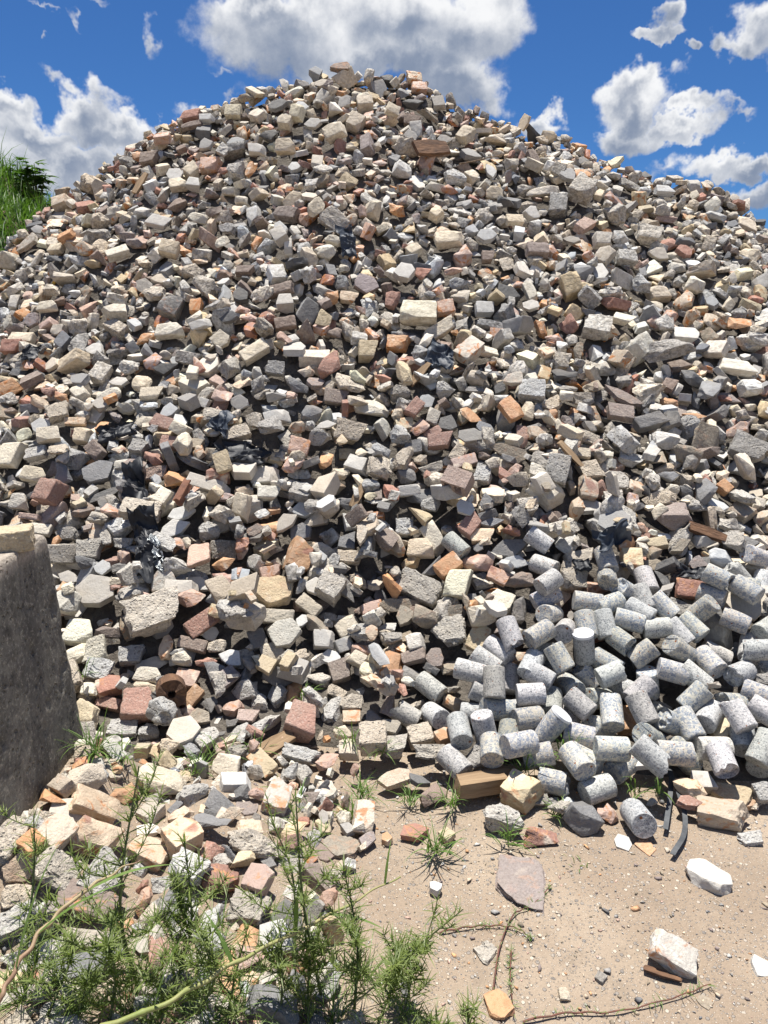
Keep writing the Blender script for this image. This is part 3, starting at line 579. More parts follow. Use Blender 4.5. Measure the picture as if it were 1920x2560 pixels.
7: """680 60 220 130 0 c cr round;830 90 140 90 55 r lg;1020 50 150 90 15 s wg box;1190 120 180 110 85 q wg;285 165 190 110 15 s lg slab;220 120 120 100 30 q or;400 165 210 110 15 q ta;240 290 150 130 70 q ta;420 300 230 150 -10 q ta;540 90 150 90 60 q or
640 180 100 90 70 c wc;770 180 110 80 -10 q ta;700 240 120 90 20 r ta;785 310 150 130 35 q ta;910 240 170 90 -10 k bg;970 190 80 60 0 r wc;1060 180 110 60 20 n pr flush;895 350 130 95 50 b rd hull;970 360 100 80 90 k bg;1120 320 260 120 5 r wc round
1060 240 110 70 0 q ta;875 155 50 50 0 c cr;630 360 180 110 -20 q ta;35 310 180 110 80 r wc;95 400 190 120 60 n ta slab;145 240 90 80 0 r lg;40 205 90 50 0 r pk;270 440 200 150 0 r wc;450 460 190 150 80 r lg;140 320 90 90 60 q or;820 440 170 110 -10 r lg
950 480 160 150 -30 q rd;1110 500 120 120 -40 q pk;1270 400 140 90 0 r mg flush;690 470 110 90 0 r lg;380 580 280 130 -10 q br slab;60 540 150 100 20 r wc;60 640 170 110 30 r lg;370 720 200 90 5 r wc;130 800 260 130 20 r lg;370 830 380 120 5 k bg slab
450 960 200 160 -10 q ta;160 930 150 100 75 r wc;40 960 150 120 20 r wc;760 560 150 120 30 k bg;910 640 180 90 80 r lg;1080 600 180 130 0 r wc;1240 640 150 130 -30 k dk;1060 730 150 130 -40 q or;820 690 100 80 0 r lg;1080 800 130 90 20 q pk;850 830 150 120 0 r wc
975 880 240 80 -80 b or box;1320 810 200 130 25 q pk;1180 1010 250 190 -20 k bg;860 1000 150 100 0 r wc;690 1060 150 90 0 q ta;1040 940 100 80 0 r lg;1270 540 100 70 0 r lg flush;1400 370 90 80 0 k br flush;1470 350 180 80 10 n ol flush;520 640 110 60 0 q or
230 1020 130 100 0 r lg;60 1060 120 80 0 q ta;1310 180 60 40 0 k bg flush""",
8: """520 205 180 110 -35 r lg;690 270 160 75 10 q rd;875 205 145 140 20 k bg;600 100 160 130 -30 q yl;980 170 95 90 30 q pk;755 160 110 70 0 r wc;590 490 230 220 0 n pr flush;1420 450 190 130 -30 s lg round;1250 790 190 130 -15 q wg;1640 830 120 100 60 s lg
1610 280 110 60 5 r lg;1040 330 75 55 -30 s lg flush;1135 340 95 85 -20 b or flush;490 1020 150 100 -20 q or flush;790 960 50 50 0 c cr;220 520 60 45 35 s lg flush;1310 85 140 90 -45 q ta;1385 45 110 80 0 s lg box;1480 185 220 110 -25 q ta;1520 90 180 100 -10 n yl slab
1640 90 90 80 0 r lg;1300 170 110 40 -5 b rd flush;1560 145 100 35 15 b or flush;130 280 130 60 0 q rd flush;265 280 80 60 0 c yl flush;20 305 50 40 0 q or flush;210 90 130 90 20 k br;155 30 110 60 0 k dk;45 25 150 80 20 n ta slab;95 930 170 60 -70 k dk
1630 140 60 50 0 r wc;690 115 60 50 0 r mg;800 125 70 70 0 s lg;740 105 60 40 0 r mg;950 910 60 45 0 r mg flush;1400 1030 75 50 -30 n ol flush;430 800 110 90 0 r wc flush"""}
CYL = {6: """315 160 -50 f;665 120 -40 f;690 215 -30 f;950 245 -85 t;950 330 -100 t 35 x;1130 315 -85 f;690 400 25 t;710 485 200 t 50;765 550 -120 f 50;865 430 -10 t;965 440 20 t;1035 385 160 t 40 x;1100 410 -80 f;1195 450 -55 t;1360 460 30 t 35
855 525 -88 t;935 530 -85 f;1050 505 -20 t;1090 475 -40 f;1015 600 -50 t 10 x;1170 545 0 f;1250 570 -60 f;1315 540 -55 t;1500 505 -30 t;1440 595 -30 f;1570 605 65 f;1110 640 30 t;1255 640 150 t 32 m;955 660 -40 t;850 625 90 f 40 w;875 695 -240 t 25 x
800 735 -60 t 32;710 615 -5 f;490 620 -45 f;425 680 -40 f;540 705 80 f;625 700 60 f;195 740 -45 f;370 720 -20 f;425 790 -25 f;660 745 -35 f;720 825 80 f;600 830 0 f;810 860 75 f;395 855 -10 f;220 865 -55 f 30;90 860 150 f 20 x
330 970 -85 f;430 960 100 f 45;540 985 75 t;610 930 10 t;665 1060 5 t;715 960 35 t 35 w;845 980 -20 t;935 910 190 t 35;935 790 190 t 30;1050 745 -40 f 20 x;1140 735 90 t 45;1225 725 -20 t;1320 750 -50 f;1385 685 -65 t;1515 735 205 f 20 x
1600 830 -30 t;1640 650 -55 f;1490 850 180 t 15 x;1330 845 35 t 20;1395 900 50 f;1175 850 150 t 40 x;1210 945 170 t 40 x;1295 950 -80 t;1130 995 180 t 50 m;1290 1050 140 t 45 m;1410 1030 0 f;1535 985 70 f;1600 200 -190 t 25;1530 255 130 f 20 x
1445 300 130 f 25 x;1640 290 60 f;1640 520 -40 f;1640 1050 60 f;310 1075 -55 f;865 1070 -40 t;1040 1085 40 t""", 8: """745 45 -20 t 0 x;930 80 20 f;1095 200 -85 f 22"""}

# ------------------------------------------------------------------ piling: stones settle one by one on a height map laid along the slope
TH = math.radians(26); CT, ST = math.cos(TH), math.sin(TH)
MG = np.array([[1, 0, 0], [0, CT, ST], [0, -ST, CT]])         # world -> (u, v, n)
CS = .014; U0, U1, V0, V1 = -4.7, 4.7, .75, 8.9
NU, NV = int((U1-U0)/CS), int((V1-V0)/CS)
uu, vv = np.meshgrid(U0+(np.arange(NU)+.5)*CS, V0+(np.arange(NV)+.5)*CS)
lo_, hi_ = np.full(uu.shape, -5.0), np.full(uu.shape, 5.0)
for _ in range(18):
    m_ = .5*(lo_+hi_); up_ = (vv*ST+m_*CT) > surf_h(uu, vv*CT-m_*ST)
    hi_ = np.where(up_, m_, hi_); lo_ = np.where(up_, lo_, m_)
HB = .5*(lo_+hi_); yy = vv*CT-HB*ST; zz = vv*ST+HB*CT
tt_ = (yy-foot_y(uu))/np.maximum(ridge_y(uu)-foot_y(uu), .5)
on_pile = tt_ > .0
H = (HB - np.where(on_pile, .085*np.clip(tt_*9, 0, 1), 0)).astype(np.float32); HB = HB.astype(np.float32)
OWN = np.full(H.shape, -1, np.int32)
stones = []
def rand_rot(R, spread):
    """turn about the normal plus a tilt"""
    a = R.uniform(0, 2*math.pi); ax = R.normal(size=3); ax[2] *= .3; ax /= np.linalg.norm(ax)
    return np.array(Matrix.Rotation(R.normal()*spread, 3, Vector(ax)) @ Matrix.Rotation(a, 3, 'Z'))
def footprint(N, Hh, s, Rg):
    """lower and upper height of a convex stone over the cells it covers, about its own centre"""
    n = (N/s) @ Rg.T; ext = np.abs(Rg) @ (s*.5)
    ru, rv = int(ext[0]/CS)+1, int(ext[1]/CS)+1
    du = np.arange(-ru, ru+1)*CS; dv = np.arange(-rv, rv+1)*CS; DU, DV = np.meshgrid(du, dv)
    n = np.where(np.abs(n) < 1e-4, 1e-4, n); A = (Hh[:, None, None] - n[:, 0, None, None]*DU - n[:, 1, None, None]*DV)/n[:, 2, None, None]
    pos = n[:, 2] > 0; up = A[pos].min(0); lw = A[~pos].max(0)
    ok = lw < up
    return ru, rv, lw, up, ok
def settle(st, spots, sink=.012, avoid=True, band=None):
    """rest the stone on the best of the spots; spots are (u, v)"""
    ru, rv, lw, up, ok = footprint(st['N'], st['H'], st['s'], st['R'])
    if ok.sum() < 4: return False
    best = None
    for (u, v) in spots:
        iu, iv = int((u-U0)/CS), int((v-V0)/CS)
        if iu-ru < 0 or iv-rv < 0 or iu+ru+1 > NU or iv+rv+1 > NV: continue
        sl = (slice(iv-rv, iv+rv+1), slice(iu-ru, iu+ru+1))
        h = H[sl]; d = (h-lw)[ok]; off = float(d.max()) - sink
        if band: off = min(max(off, float(HB[iv, iu])+band[0]), float(HB[iv, iu])+band[1])
        sc = off - float(HB[iv, iu])
        if avoid:
            ow = OWN[sl][ok]; fr = ((ow >= 0) & (ow < NLIST)).mean()
            if fr > .24: continue
            sc += fr*.08
        if best is None or sc < best[0]: best = (sc, off, iu, iv, sl)
    if best is None: return False
    sc, off, iu, iv, sl = best
    st['c'] = np.array([U0+(iu+.5)*CS, V0+(iv+.5)*CS, off]); st['sc'] = sc
    top = np.where(ok, up+off, -9).astype(np.float32); m = top > H[sl]
    OWN[sl] = np.where(m, len(stones), OWN[sl]); H[sl] = np.maximum(H[sl], top)
    stones.append(st); return True
def tangent_frame(px, py, lift, lean=.30):
    p = hit(px, py, lift); n = normal_at(p[0], p[1]); tocam = (CP-p)/np.linalg.norm(CP-p)
    n = n + lean*tocam; n /= np.linalg.norm(n); t1 = RT - n*np.dot(RT, n); t1 /= np.linalg.norm(t1)
    return p, n, t1, np.cross(n, t1)
def tile_px(tile, x, y): return TILE[tile][0]+x/1.728, TILE[tile][1]+y/1.728

NLIST = 10**9
# a hidden under-layer, so that gaps show more stone
RU = np.random.default_rng(3)
pile_cells = np.argwhere(tt_ > .03)
SHAPE_P = {'r': (.55,.08,.25,.12), 's': (.6,.2,.2), 'c': (.42,.22,.26,.10), 'q': (.85,.15), 'k': (.65,.25,.10), 'b': (.52,.34,.14), 'n': (.65,.27,.08)}
KP = {'r': .28, 's': .15, 'c': .20, 'q': .15, 'k': .085, 'b': .075, 'n': .06}
TP = {'r': ('lg lg wc wc mg wg'), 's': ('lg lg wg mg mg wc'), 'c': ('cr cr cr wc wg yl'), 'q': ('or ta pk pk ta rd yl'), 'k': ('dk bg bg dk mg'), 'b': ('rd br br rd pk pr'), 'n': ('ol ta br pr ol wc')}
ZONE = {0: KP, 1: {'r': .42, 's': .20, 'c': .16, 'q': .08, 'k': .07, 'b': .04, 'n': .03}, 2: {'r': .17, 's': .10, 'c': .18, 'q': .23, 'k': .12, 'b': .11, 'n': .09}, 3: {'r': .46, 's': .12, 'c': .20, 'q': .11, 'k': .04, 'b': .04, 'n': .03}}
def zone_of(u, v):
    z = mnoise.noise(Vector((u*.75, v*.75, 4.2)))
    if u > 1.3 and v > 5.0 and z > -.2: return 3
    return 1 if z > .16 else 2 if z < -.14 else 0
def near_spots(R, cells, k):
    a, b = cells[R.integers(0, len(cells))]; u, v = U0+(b+.5)*CS, V0+(a+.5)*CS
    out = [(u, v)]
    for _ in range(k-1):
        q, r = u+R.normal()*.28, v+R.normal()*.28; i, j = int((r-V0)/CS), int((q-U0)/CS)
        if 0 <= i < NV and 0 <= j < NU and tt_[i, j] > .02: out.append((q, r))
    return zone_of(u, v), out
def random_stone(R, lo, hi, mean, spread=.72, zone=0):
    kp = ZONE[zone]; kind = R.choice(CODES, p=[kp[k] for k in CODES]); shape = R.choice(USES[kind], p=SHAPE_P[kind])
    L = float(np.clip(R.lognormal(math.log(mean), .38), lo, hi))
    asp = {'hull': (.70, .46), 'box': (.58, .42), 'slab': (.72, .26), 'round': (.78, .6)}[shape]
    s = L*np.array([1, asp[0]*R.uniform(.7, 1.3), asp[1]*R.uniform(.65, 1.35)])
    i = int(R.integers(0, NPROTO[shape])); pr_ = get_proto(kind, shape, i, 0)
    return dict(kind=kind, shape=shape, i=i, s=s, N=pr_[2], H=pr_[3], R=rand_rot(R, spread), tone=R.choice(TP[kind].split()), listed=False)
def sample_spots(R, cells, k):
    c = cells[R.integers(0, len(cells), k)]
    return [(U0+(b+.5)*CS, V0+(a+.5)*CS) for a, b in c]
for _ in range(1800):
    settle(random_stone(RU, .06, .20, .115), sample_spots(RU, pile_cells, 7), .02, False)
NUNDER = len(stones)

# cylinders and listed stones, from the foot of the mound upwards
todo = []
for tile, txt in STONES.items():
    for it in txt.replace('\n', ';').split(';'):
        f = it.split()
        if len(f) < 7: continue
        x, y, w, h, a = map(float, f[:5]); px, py = tile_px(tile, x, y)
        todo.append((py, dict(px=px, py=py, w=w/1.728, h=h/1.728, a=math.radians(a), kind=f[5], tone=f[6], shape=f[7] if len(f) > 7 else None)))
for tile, txt in CYL.items():
    for it in txt.replace('\n', ';').split(';'):
        f = it.split()
        if len(f) < 4: continue
        px, py = tile_px(tile, float(f[0]), float(f[1]))
        todo.append((py, dict(px=px, py=py, a=math.radians(float(f[2])), kind='cyl', tone=f[3], e=math.radians(float(f[4])) if len(f) > 4 else RU.normal()*.12, flag=f[5] if len(f) > 5 else '')))
todo.sort(key=lambda q: -q[0])
th_ = np.linspace(0, 2*np.pi, 12, endpoint=False)
CYD = .091
CYLN = np.vstack([np.stack([0*th_, np.cos(th_), np.sin(th_)], 1), [[1, 0, 0], [-1, 0, 0]]]); CYLH = np.full(14, .5)
for py, q in todo:
    if q['kind'] == 'cyl':
        p, n, t1, t2 = tangent_frame(q['px'], q['py'], .06, .15)
        ax = math.cos(q['e'])*(math.cos(q['a'])*t1 + math.sin(q['a'])*t2) + math.sin(q['e'])*(n*.7+(CP-p)/np.linalg.norm(CP-p)*.7)
        ax /= np.linalg.norm(ax); b = np.cross(n, ax); b /= np.linalg.norm(b); c = np.cross(ax, b)
        Ls = .126 if q['flag'] != 'x' else .108
        st = dict(kind='cyl', shape='cyl', s=np.array([Ls*RU.uniform(.92, 1.04), CYD, CYD]), N=CYLN, H=CYLH, R=MG @ np.stack([ax, b, c], 1), tone=q['tone'], flag=q['flag'], listed=True)
        sink = .02; band = (.02, .115)
    else:
        flush = q['shape'] == 'flush'; shape = q['shape']
        if shape in (None, 'flush') or shape not in USES[q['kind']]+('round',): shape = 'slab' if flush else USES[q['kind']][0 if RU.random() < .65 else 1]
        p, n, t1, t2 = tangent_frame(q['px'], q['py'], .0 if flush else .045, 0 if flush else .30)
        k = depth_of(p)/FPX*1.0; w, h = q['w']*k, q['h']*k
        if flush:
            tc_ = (CP-p)/np.linalg.norm(CP-p); h = h/max(.4, abs(np.dot(tc_, n)))
        th = (h*.36 if shape == 'slab' else h*.72)*RU.uniform(.85, 1.15)
        if flush: th = .024
        ax = math.cos(q['a'])*t1 + math.sin(q['a'])*t2; b = np.cross(n, ax)
        Rw = np.stack([ax, b, n], 1)
        if not flush:
            tl = RU.normal(size=3); Rw = np.array(Matrix.Rotation(RU.normal()*.22, 3, Vector(tl/np.linalg.norm(tl)))) @ Rw
        i = int(RU.integers(0, NPROTO[shape])); pr_ = get_proto(q['kind'], shape, i, 0)
        st = dict(kind=q['kind'], shape=shape, i=i, s=np.array([w, h, th]), N=pr_[2], H=pr_[3], R=MG @ Rw, tone=q['tone'], listed=True, flush=flush)
        sink = th*.9+.002 if flush else .022; band = None if flush else (-.01, .03+.42*min(th, h))
    st['px'], st['py'] = q['px'], q['py']
    g = MG @ p
    settle(st, [(g[0], g[1])], sink, False, band)
for _ in range(28):       # more cylinders fill in between those told apart
    cand = []
    for _k in range(12):
        px = RU.uniform(1180, 1915); py = RU.uniform(1480 if px > 1350 else 1620, 1930)
        p, n, t1, t2 = tangent_frame(px, py, .06, .15); g = MG @ p; cand.append((g[0], g[1]))
    a_ = RU.uniform(0, 6.28); ax = math.cos(a_)*t1+math.sin(a_)*t2; b = np.cross(n, ax); tl = Vector(RU.normal(size=3))
    st = dict(kind='cyl', shape='cyl', s=np.array([.126*RU.uniform(.85, 1.04), CYD, CYD]), N=CYLN, H=CYLH, R=MG @ np.array(Matrix.Rotation(RU.normal()*.3, 3, tl)) @ np.stack([ax, b, n], 1), tone=RU.choice(['f', 't']), flag=RU.choice(['', 'x', '']), listed=True, px=0, py=0)
    settle(st, cand, .012, False)
NLIST_A, NLIST = NUNDER, len(stones)
# owners below NUNDER may be covered again
OWN[(OWN >= 0) & (OWN < NUNDER)] -= 10**6
RU = np.random.default_rng(11)
front_cells = np.argwhere(tt_ > .02)
bands = [np.argwhere((tt_ > a_) & (tt_ <= b_)) for a_, b_ in ((.02, .2), (.2, .45), (.45, .7), (.7, 9))]
tot_ = sum(len(q) for q in bands)
for cnt, lo, hi, mean, ks in ((3500, .065, .19, .104, 10), (4200, .04, .13, .075, 10), (2600, .028, .07, .045, 5)):
    for q, cells in enumerate(bands):
        sc_ = (1.05, .93, .82, .74)[q]
        for _ in range(int(cnt*len(cells)/tot_/sc_**1.6)):
            zn, sp_ = near_spots(RU, cells, ks); settle(random_stone(RU, lo*sc_, hi*sc_, mean*sc_, zone=zn), sp_, .016)
# stones spilled over the ground in front of the block
spill_cells = np.argwhere((uu < -.05-.10*np.sin(5*vv)) & (uu > -2.2) & (yy < foot_y(uu)+.05) & (yy > 1.05) & ~((uu < -1.09) & (yy > 1.66)) & (uu*-1 > (yy-2.0)*.9-.1))
for cnt, lo, hi, mean in ((200, .06, .125, .095), (460, .025, .08, .05)):
    for _ in range(cnt): settle(random_stone(RU, lo, hi, mean), sample_spots(RU, spill_cells, 8), .014)
foot_cells = np.argwhere((tt_ < .03) & (yy > foot_y(uu)-.22) & (uu > -1.0) & (uu < 3))
for _ in range(170): settle(random_stone(RU, .018, .06, .032), sample_spots(RU, foot_cells, 3), .008)
OWN[OWN < -1] += 10**6
cnt_ = np.bincount(OWN[OWN >= 0], minlength=len(stones))
print('stones', len(stones), 'visible', int((cnt_ > 2).sum()))
# ------------------------------------------------------------------ the mound's core
mxs, mys = np.arange(-7.5, 7.6, .08), np.arange(2.0, 12.5, .08)
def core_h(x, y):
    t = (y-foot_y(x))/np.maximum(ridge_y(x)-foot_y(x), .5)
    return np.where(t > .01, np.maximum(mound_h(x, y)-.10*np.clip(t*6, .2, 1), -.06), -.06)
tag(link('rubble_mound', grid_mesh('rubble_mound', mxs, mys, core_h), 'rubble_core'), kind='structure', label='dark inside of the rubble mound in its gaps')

# ------------------------------------------------------------------ build the stones
INV = MG.T
def world_verts(st, level):
    V, T, _, _ = get_proto(st['kind'], st['shape'], st['i'], level)
    return (V*st['s']) @ (INV @ st['R']).T + INV @ st['c'], T
def tone_col(st, R):
    c = np.array(TONE[st['tone']])*math.exp(R.normal()*.13)*(1 + R.normal()*.05*np.array([1, .15, -1]))
    return (*np.clip(c, .02, .7), R.random())
RC = np.random.default_rng(5)
for i, st in enumerate(stones):
    st['id'] = i; st['W'] = INV @ st['c']; st['dep'] = depth_of(st['W']); st['col'] = None if st['kind'] == 'cyl' else tone_col(st, RC)
    st['area'] = cnt_[i]*CS*CS*(FPX/max(st['dep'], .5))**2
    d = st['W']-CP; st['sx'] = 960+FPX*np.dot(d, RT)/st['dep']; st['sy'] = 1280-FPX*np.dot(d, UPV)/st['dep']
    st['in'] = -60 < st['sx'] < 1980 and 0 < st['sy'] < 2640
single = {}
for kd in CODES:
    c = [s for s in stones if s['kind'] == kd and s['in'] and (s['listed'] or s['area'] > 220) and (s['listed'] or cnt_[s['id']] > 3)]
    c.sort(key=lambda s: (not s['listed'], -s['area'])); single[kd] = c[:290]
chosen = {s['id'] for c in single.values() for s in c}

# words that say which stone is meant: its look and where it lies from the nearest landmark
LAND = [(856,165,'the dark slab on the summit'),(640,235,'the long cream block on the left shoulder'),(1096,245,'the slate-grey slab on the right shoulder'),(1175,376,'the square grey paver under the summit'),
 (1078,382,'the dark bark slab'),(1162,336,'the big cream block below the right shoulder'),(350,443,'the upright timber splinter'),(393,538,'the pale triangular paver'),(868,590,'the torn black film high up'),
 (60,600,'the grassy bank'),(115,675,'the yellow plastic strip'),(1466,552,'the flat pinkish brick slab'),(1127,594,'the long cream block high up'),(1622,581,'the boxy tan chunk under the right ridge'),
 (1360,480,'the long tan block below the right ridge'),(1700,440,'the right skyline'),(422,811,'the cream brick-shaped block'),(637,866,'the tilted cream bar'),(833,909,'the big dark red brick'),
 (411,909,'the black pointed rock'),(1272,721,'the large black boulder'),(1044,785,'the big square cream block'),(1102,811,'the long leaning cream bar'),(1212,755,'the pale upright paver'),(1500,814,'the boxy pale chunk'),
 (1666,883,'the long rough grey boulder'),(1851,903,'the long white paver'),(1100,870,'the shredded blue film'),(1050,921,'the snapped wooden stake'),(1414,924,'the black angular boulder'),(1560,1000,'the long purple-brown slab'),
 (1275,1035,'the orange chert bar'),(290,1068,'the black bag scrap'),(595,1135,'the crumpled black bag'),(879,1068,'the wide rough pale chunk'),(249,1175,'the big slate-blue slab'),(518,1204,'the long grey kerb piece'),
 (124,1239,'the square red brick'),(1145,1236,'the hollow brick'),(1420,1155,'the split timber stick'),(1480,1158,'the flat rough slab'),(1874,1126,'the grey boulder at the right edge'),(894,1222,'the upright wood splinter'),
 (370,1380,'the long black film with foil'),(234,1474,'the big pale square paver'),(60,1500,'the concrete block'),(393,1546,'the large rough pitted boulder'),(552,1534,'the yellow chert lump'),(746,1372,'the upright orange chert block'),
 (683,1470,'the broad tan slab'),(862,1473,'the leaning slate blade'),(715,1586,'the big cream slab'),(428,1731,'the round pipe piece with a hole'),(350,1757,'the large cube of red brick'),(454,1829,'the white wedge paver'),
 (758,1806,'the large square brick'),(683,1847,'the wood plank at the heap foot'),(1130,1581,'the pale heart-shaped slab'),(1203,1598,'the golden chert lump'),(1273,1355,'the flat black slate'),(980,1668,'the tall orange chert'),
 (1660,1454,'the tall black shard'),(1863,1511,'the broad pale grey slab'),(1730,1471,'the dark red chert'),(1215,1960,'the timber offcut'),(1307,1978,'the yellow chert rock on the sand'),(1466,2038,'the dark basalt rock on the sand'),
 (1261,2038,'the rough grey rock on the sand'),(1594,2036,'the lone upright test cylinder'),(1782,2180,'the white stone on bare sand'),(1683,2377,'the white and orange rock on bare sand'),(1301,2203,'the flat slab sunk in the sand'),
 (393,1955,'the big rounded cream boulder'),(590,1949,'the white boxy paver'),(165,2015,'the pale grey slab by the concrete block'),(243,2093,'the large cream chert'),(454,2099,'the striped cream chert'),(527,2059,'the dark wedge basalt'),
 (648,2105,'the long rounded concrete log'),(550,2198,'the pink red chert'),(214,2337,'the white pitted chunk'),(214,2400,'the long dark slab with a brown edge'),(220,2255,'the wide brown slab'),(764,2389,'the pale pink chert'),
 (564,2429,'the orange ridged tile'),(683,2504,'the dark boulder under the weeds'),(260,2475,'the brown mottled chert')]
LX = np.array([l[0] for l in LAND], float); LY = np.array([l[1] for l in LAND], float)
TWORD = {'lg':'light grey','mg':'mid grey','wg':'whitish','cr':'cream','wc':'pale tan','dk':'black','bg':'slate grey','rd':'red','br':'dark brown','pk':'pink','or':'orange','yl':'yellow','ol':'olive brown','pr':'purple brown','ta':'tan'}
SWORD = {'hull':'angular','box':'boxy','slab':'flat','round':'rounded'}
ORD = ['nearest','second','third','fourth','fifth','sixth','seventh','eighth','ninth','tenth','eleventh','twelfth','thirteenth','fourteenth','fifteenth','sixteenth']
DIRS = ['right of','upper right of','above','upper left of','left of','lower left of','below','lower right of']
def where(items, noun_of):
    """label every item by its look, side of the nearest landmark and order of distance there"""
    cells = {}
    for s in items:
        d = np.hypot(LX-s['sx'], LY-s['sy']); order = np.argsort(d)
        j = order[0]
        if d[j] < 26: j = order[1]                      # the item is that landmark itself
        a = math.degrees(math.atan2(-(s['sy']-LY[j]), s['sx']-LX[j])) % 360
        cells.setdefault((noun_of(s), int(((a+22.5) % 360)//45), int(j)), []).append((d[j], s['id'], s))
    for (noun, k, j), lst in cells.items():
        for q, (_, _, s) in enumerate(sorted(lst, key=lambda z: z[:2])):
            one = '' if len(lst) == 1 else ORD[min(q, 15)]+' '
            w = f"{one}{noun} {DIRS[k]} {LAND[j][2]}".split()
            for x in ('angular', 'boxy', 'flat', 'rounded', 'rough', 'worn', 'veined', 'smooth', 'large', 'small', 'pale', 'mid', 'dark', 'light'):
                if len(w) > 16 and x in w[:7]: w.remove(x)
            s['label'] = ' '.join(w)
def noun_of(s):
    L = s['s'].max()
    size = 'large' if L > .2 else 'small' if L < .105 else ''
    return ' '.join(w for w in (size, TWORD[s['tone']], SWORD[s['shape']] if len(TWORD[s['tone']].split()) < 2 else '', KINDS[s['kind']][2].split()[-2] if s['kind'] in 'rs' else KINDS[s['kind']][2].split()[-2] if len(KINDS[s['kind']][2].split()) > 1 else '', KINDS[s['kind']][2].split()[-1]) if w)
where([s for c in single.values() for s in c], noun_of)

# stones that serve as landmarks are called by their own look
OTHER = ('film', 'timber', 'bark', 'bag', 'plastic', 'bank', 'skyline', 'stake', 'splinter', 'stick', 'hollow', 'plank', 'offcut', 'cylinder', 'pipe', 'concrete block')
for lx, ly, ph in LAND:
    if any(w in ph for w in OTHER) and not ph.endswith('by the concrete block'): continue
    c = [s for k in CODES for s in single[k] if s['listed'] and math.hypot(s['px']-lx, s['py']-ly) < 16]
    if c: min(c, key=lambda s: math.hypot(s['px']-lx, s['py']-ly))['label'] = ph[4:] + (' lying among the rubble' if len(ph.split()) < 8 else '')
for kd in CODES:
    name, cat, noun, mat, _, sharp = KINDS[kd]
    for st in single[kd]:
        big = st['s'].max()*FPX/st['dep']
        V, T = world_verts(st, 2 if big > 88 else 1)
        base = np.array([st['W'][0], st['W'][1], V[:, 2].min()])
        me = np_mesh(name, V-base, T, np.tile(st['col'], (len(V), 1)), sharp=sharp)
        o = link(name, me, mat if st['dep'] < 4.3 else mat+'_far', base)
        tag(o, st['label'], cat, cat + 's of the rubble heap')
# all the remaining stones, too many to count
VV, TT, CC, MM, n0 = [], [], [], [], 0
for st in stones:
    if st['kind'] == 'cyl' or st['id'] in chosen or cnt_[st['id']] < 3: continue
    V, T = world_verts(st, 0 if st['s'].max() > .078 else -1)
    VV.append(V); TT.append(T+n0); n0 += len(V); CC.append(np.tile(st['col'], (len(V), 1))); MM.append(np.full(len(T), CODES.index(st['kind'])))
me = np_mesh('rubble', np.vstack(VV), np.vstack(TT), np.vstack(CC), np.concatenate(MM), sharp=34)
tag(link('rubble', me, [KINDS[k][3]+'_far' for k in CODES]), 'mixed small rubble of concrete, brick and stone filling the heap', 'rubble', kind='stuff')
print('stuff tris', len(me.polygons), 'singles', {k: len(v) for k, v in single.items()})

# ------------------------------------------------------------------ concrete test cylinders
def cylinder_mesh(st, R):
    nseg, nr = 36, 9; L = st['s'][0]; r = CYD/2
    th = np.linspace(0, 2*np.pi, nseg, endpoint=False); off = R.uniform(0, 50, 3)
    V, T = [], []
    xs = np.concatenate([[-L/2, -L/2+.002], np.linspace(-L/2+.008, L/2-.008, nr), [L/2-.002, L/2]]); rs = np.concatenate([[r-.003, r-.0008], np.full(nr, r), [r-.0008, r-.003]])
    broken = st['flag'] == 'x'
    def rough(p, amp): return amp*(mnoise.noise(Vector(p)*22+Vector(off))*1.1 + mnoise.noise(Vector(p)*60+Vector(off))*.6)
    slant = R.normal(size=2)*.12
    def ring(x, rr, end):
        P = np.stack([np.full(nseg, x), rr*np.cos(th), rr*np.sin(th)], 1)
        P[:, 1:] *= 1 + .004*np.sin(3*th+off[0])[:, None]
        if end and broken:
            for q in P: q[0] += rough(q, .022)*end + (q[1]*slant[0]+q[2]*slant[1])*end*2 - .006*end
        elif end:
            for q in P: q[0] += rough(q, .0022)
        return P
    rings = [(x, rr, (1 if i >= len(xs)-2 else 0)) for i, (x, rr) in enumerate(zip(xs, rs))]
    inner = [.85, .65, .45, .22]
    full = [(-L/2, r*k, 0) for k in inner[::-1]] + rings + [(L/2, r*k, 1) for k in inner]
    for x, rr, e in full: V.append(ring(x, rr, e))
    V = np.vstack(V); m = len(full)
    for i in range(m-1):
        for j in range(nseg): T.append([i*nseg+j, i*nseg+(j+1) % nseg, (i+1)*nseg+(j+1) % nseg, (i+1)*nseg+j])
    c0, c1 = len(V), len(V)+1
    V = np.vstack([V, V[:nseg].mean(0), V[-nseg:].mean(0)])
    T = np.array(T); T = np.vstack([T[:, [0, 2, 1]], T[:, [0, 3, 2]], [[j, (j+1) % nseg, c0] for j in range(nseg)], [[(m-1)*nseg+(j+1) % nseg, (m-1)*nseg+j, c1] for j in range(nseg)]])
    return V, T
cyls = [s for s in stones if s['kind'] == 'cyl']
def cyl_noun(s):
    f = {'x': 'broken', 'w': 'white-capped', 'm': 'pencil-marked', '': ''}[s['flag']]
    return ' '.join(w for w in (f, 'blue-grey speckled' if s['tone'] == 'f' else 'tan coarse-speckled', 'concrete cylinder') if w)
where(cyls, cyl_noun)
RY = np.random.default_rng(21)
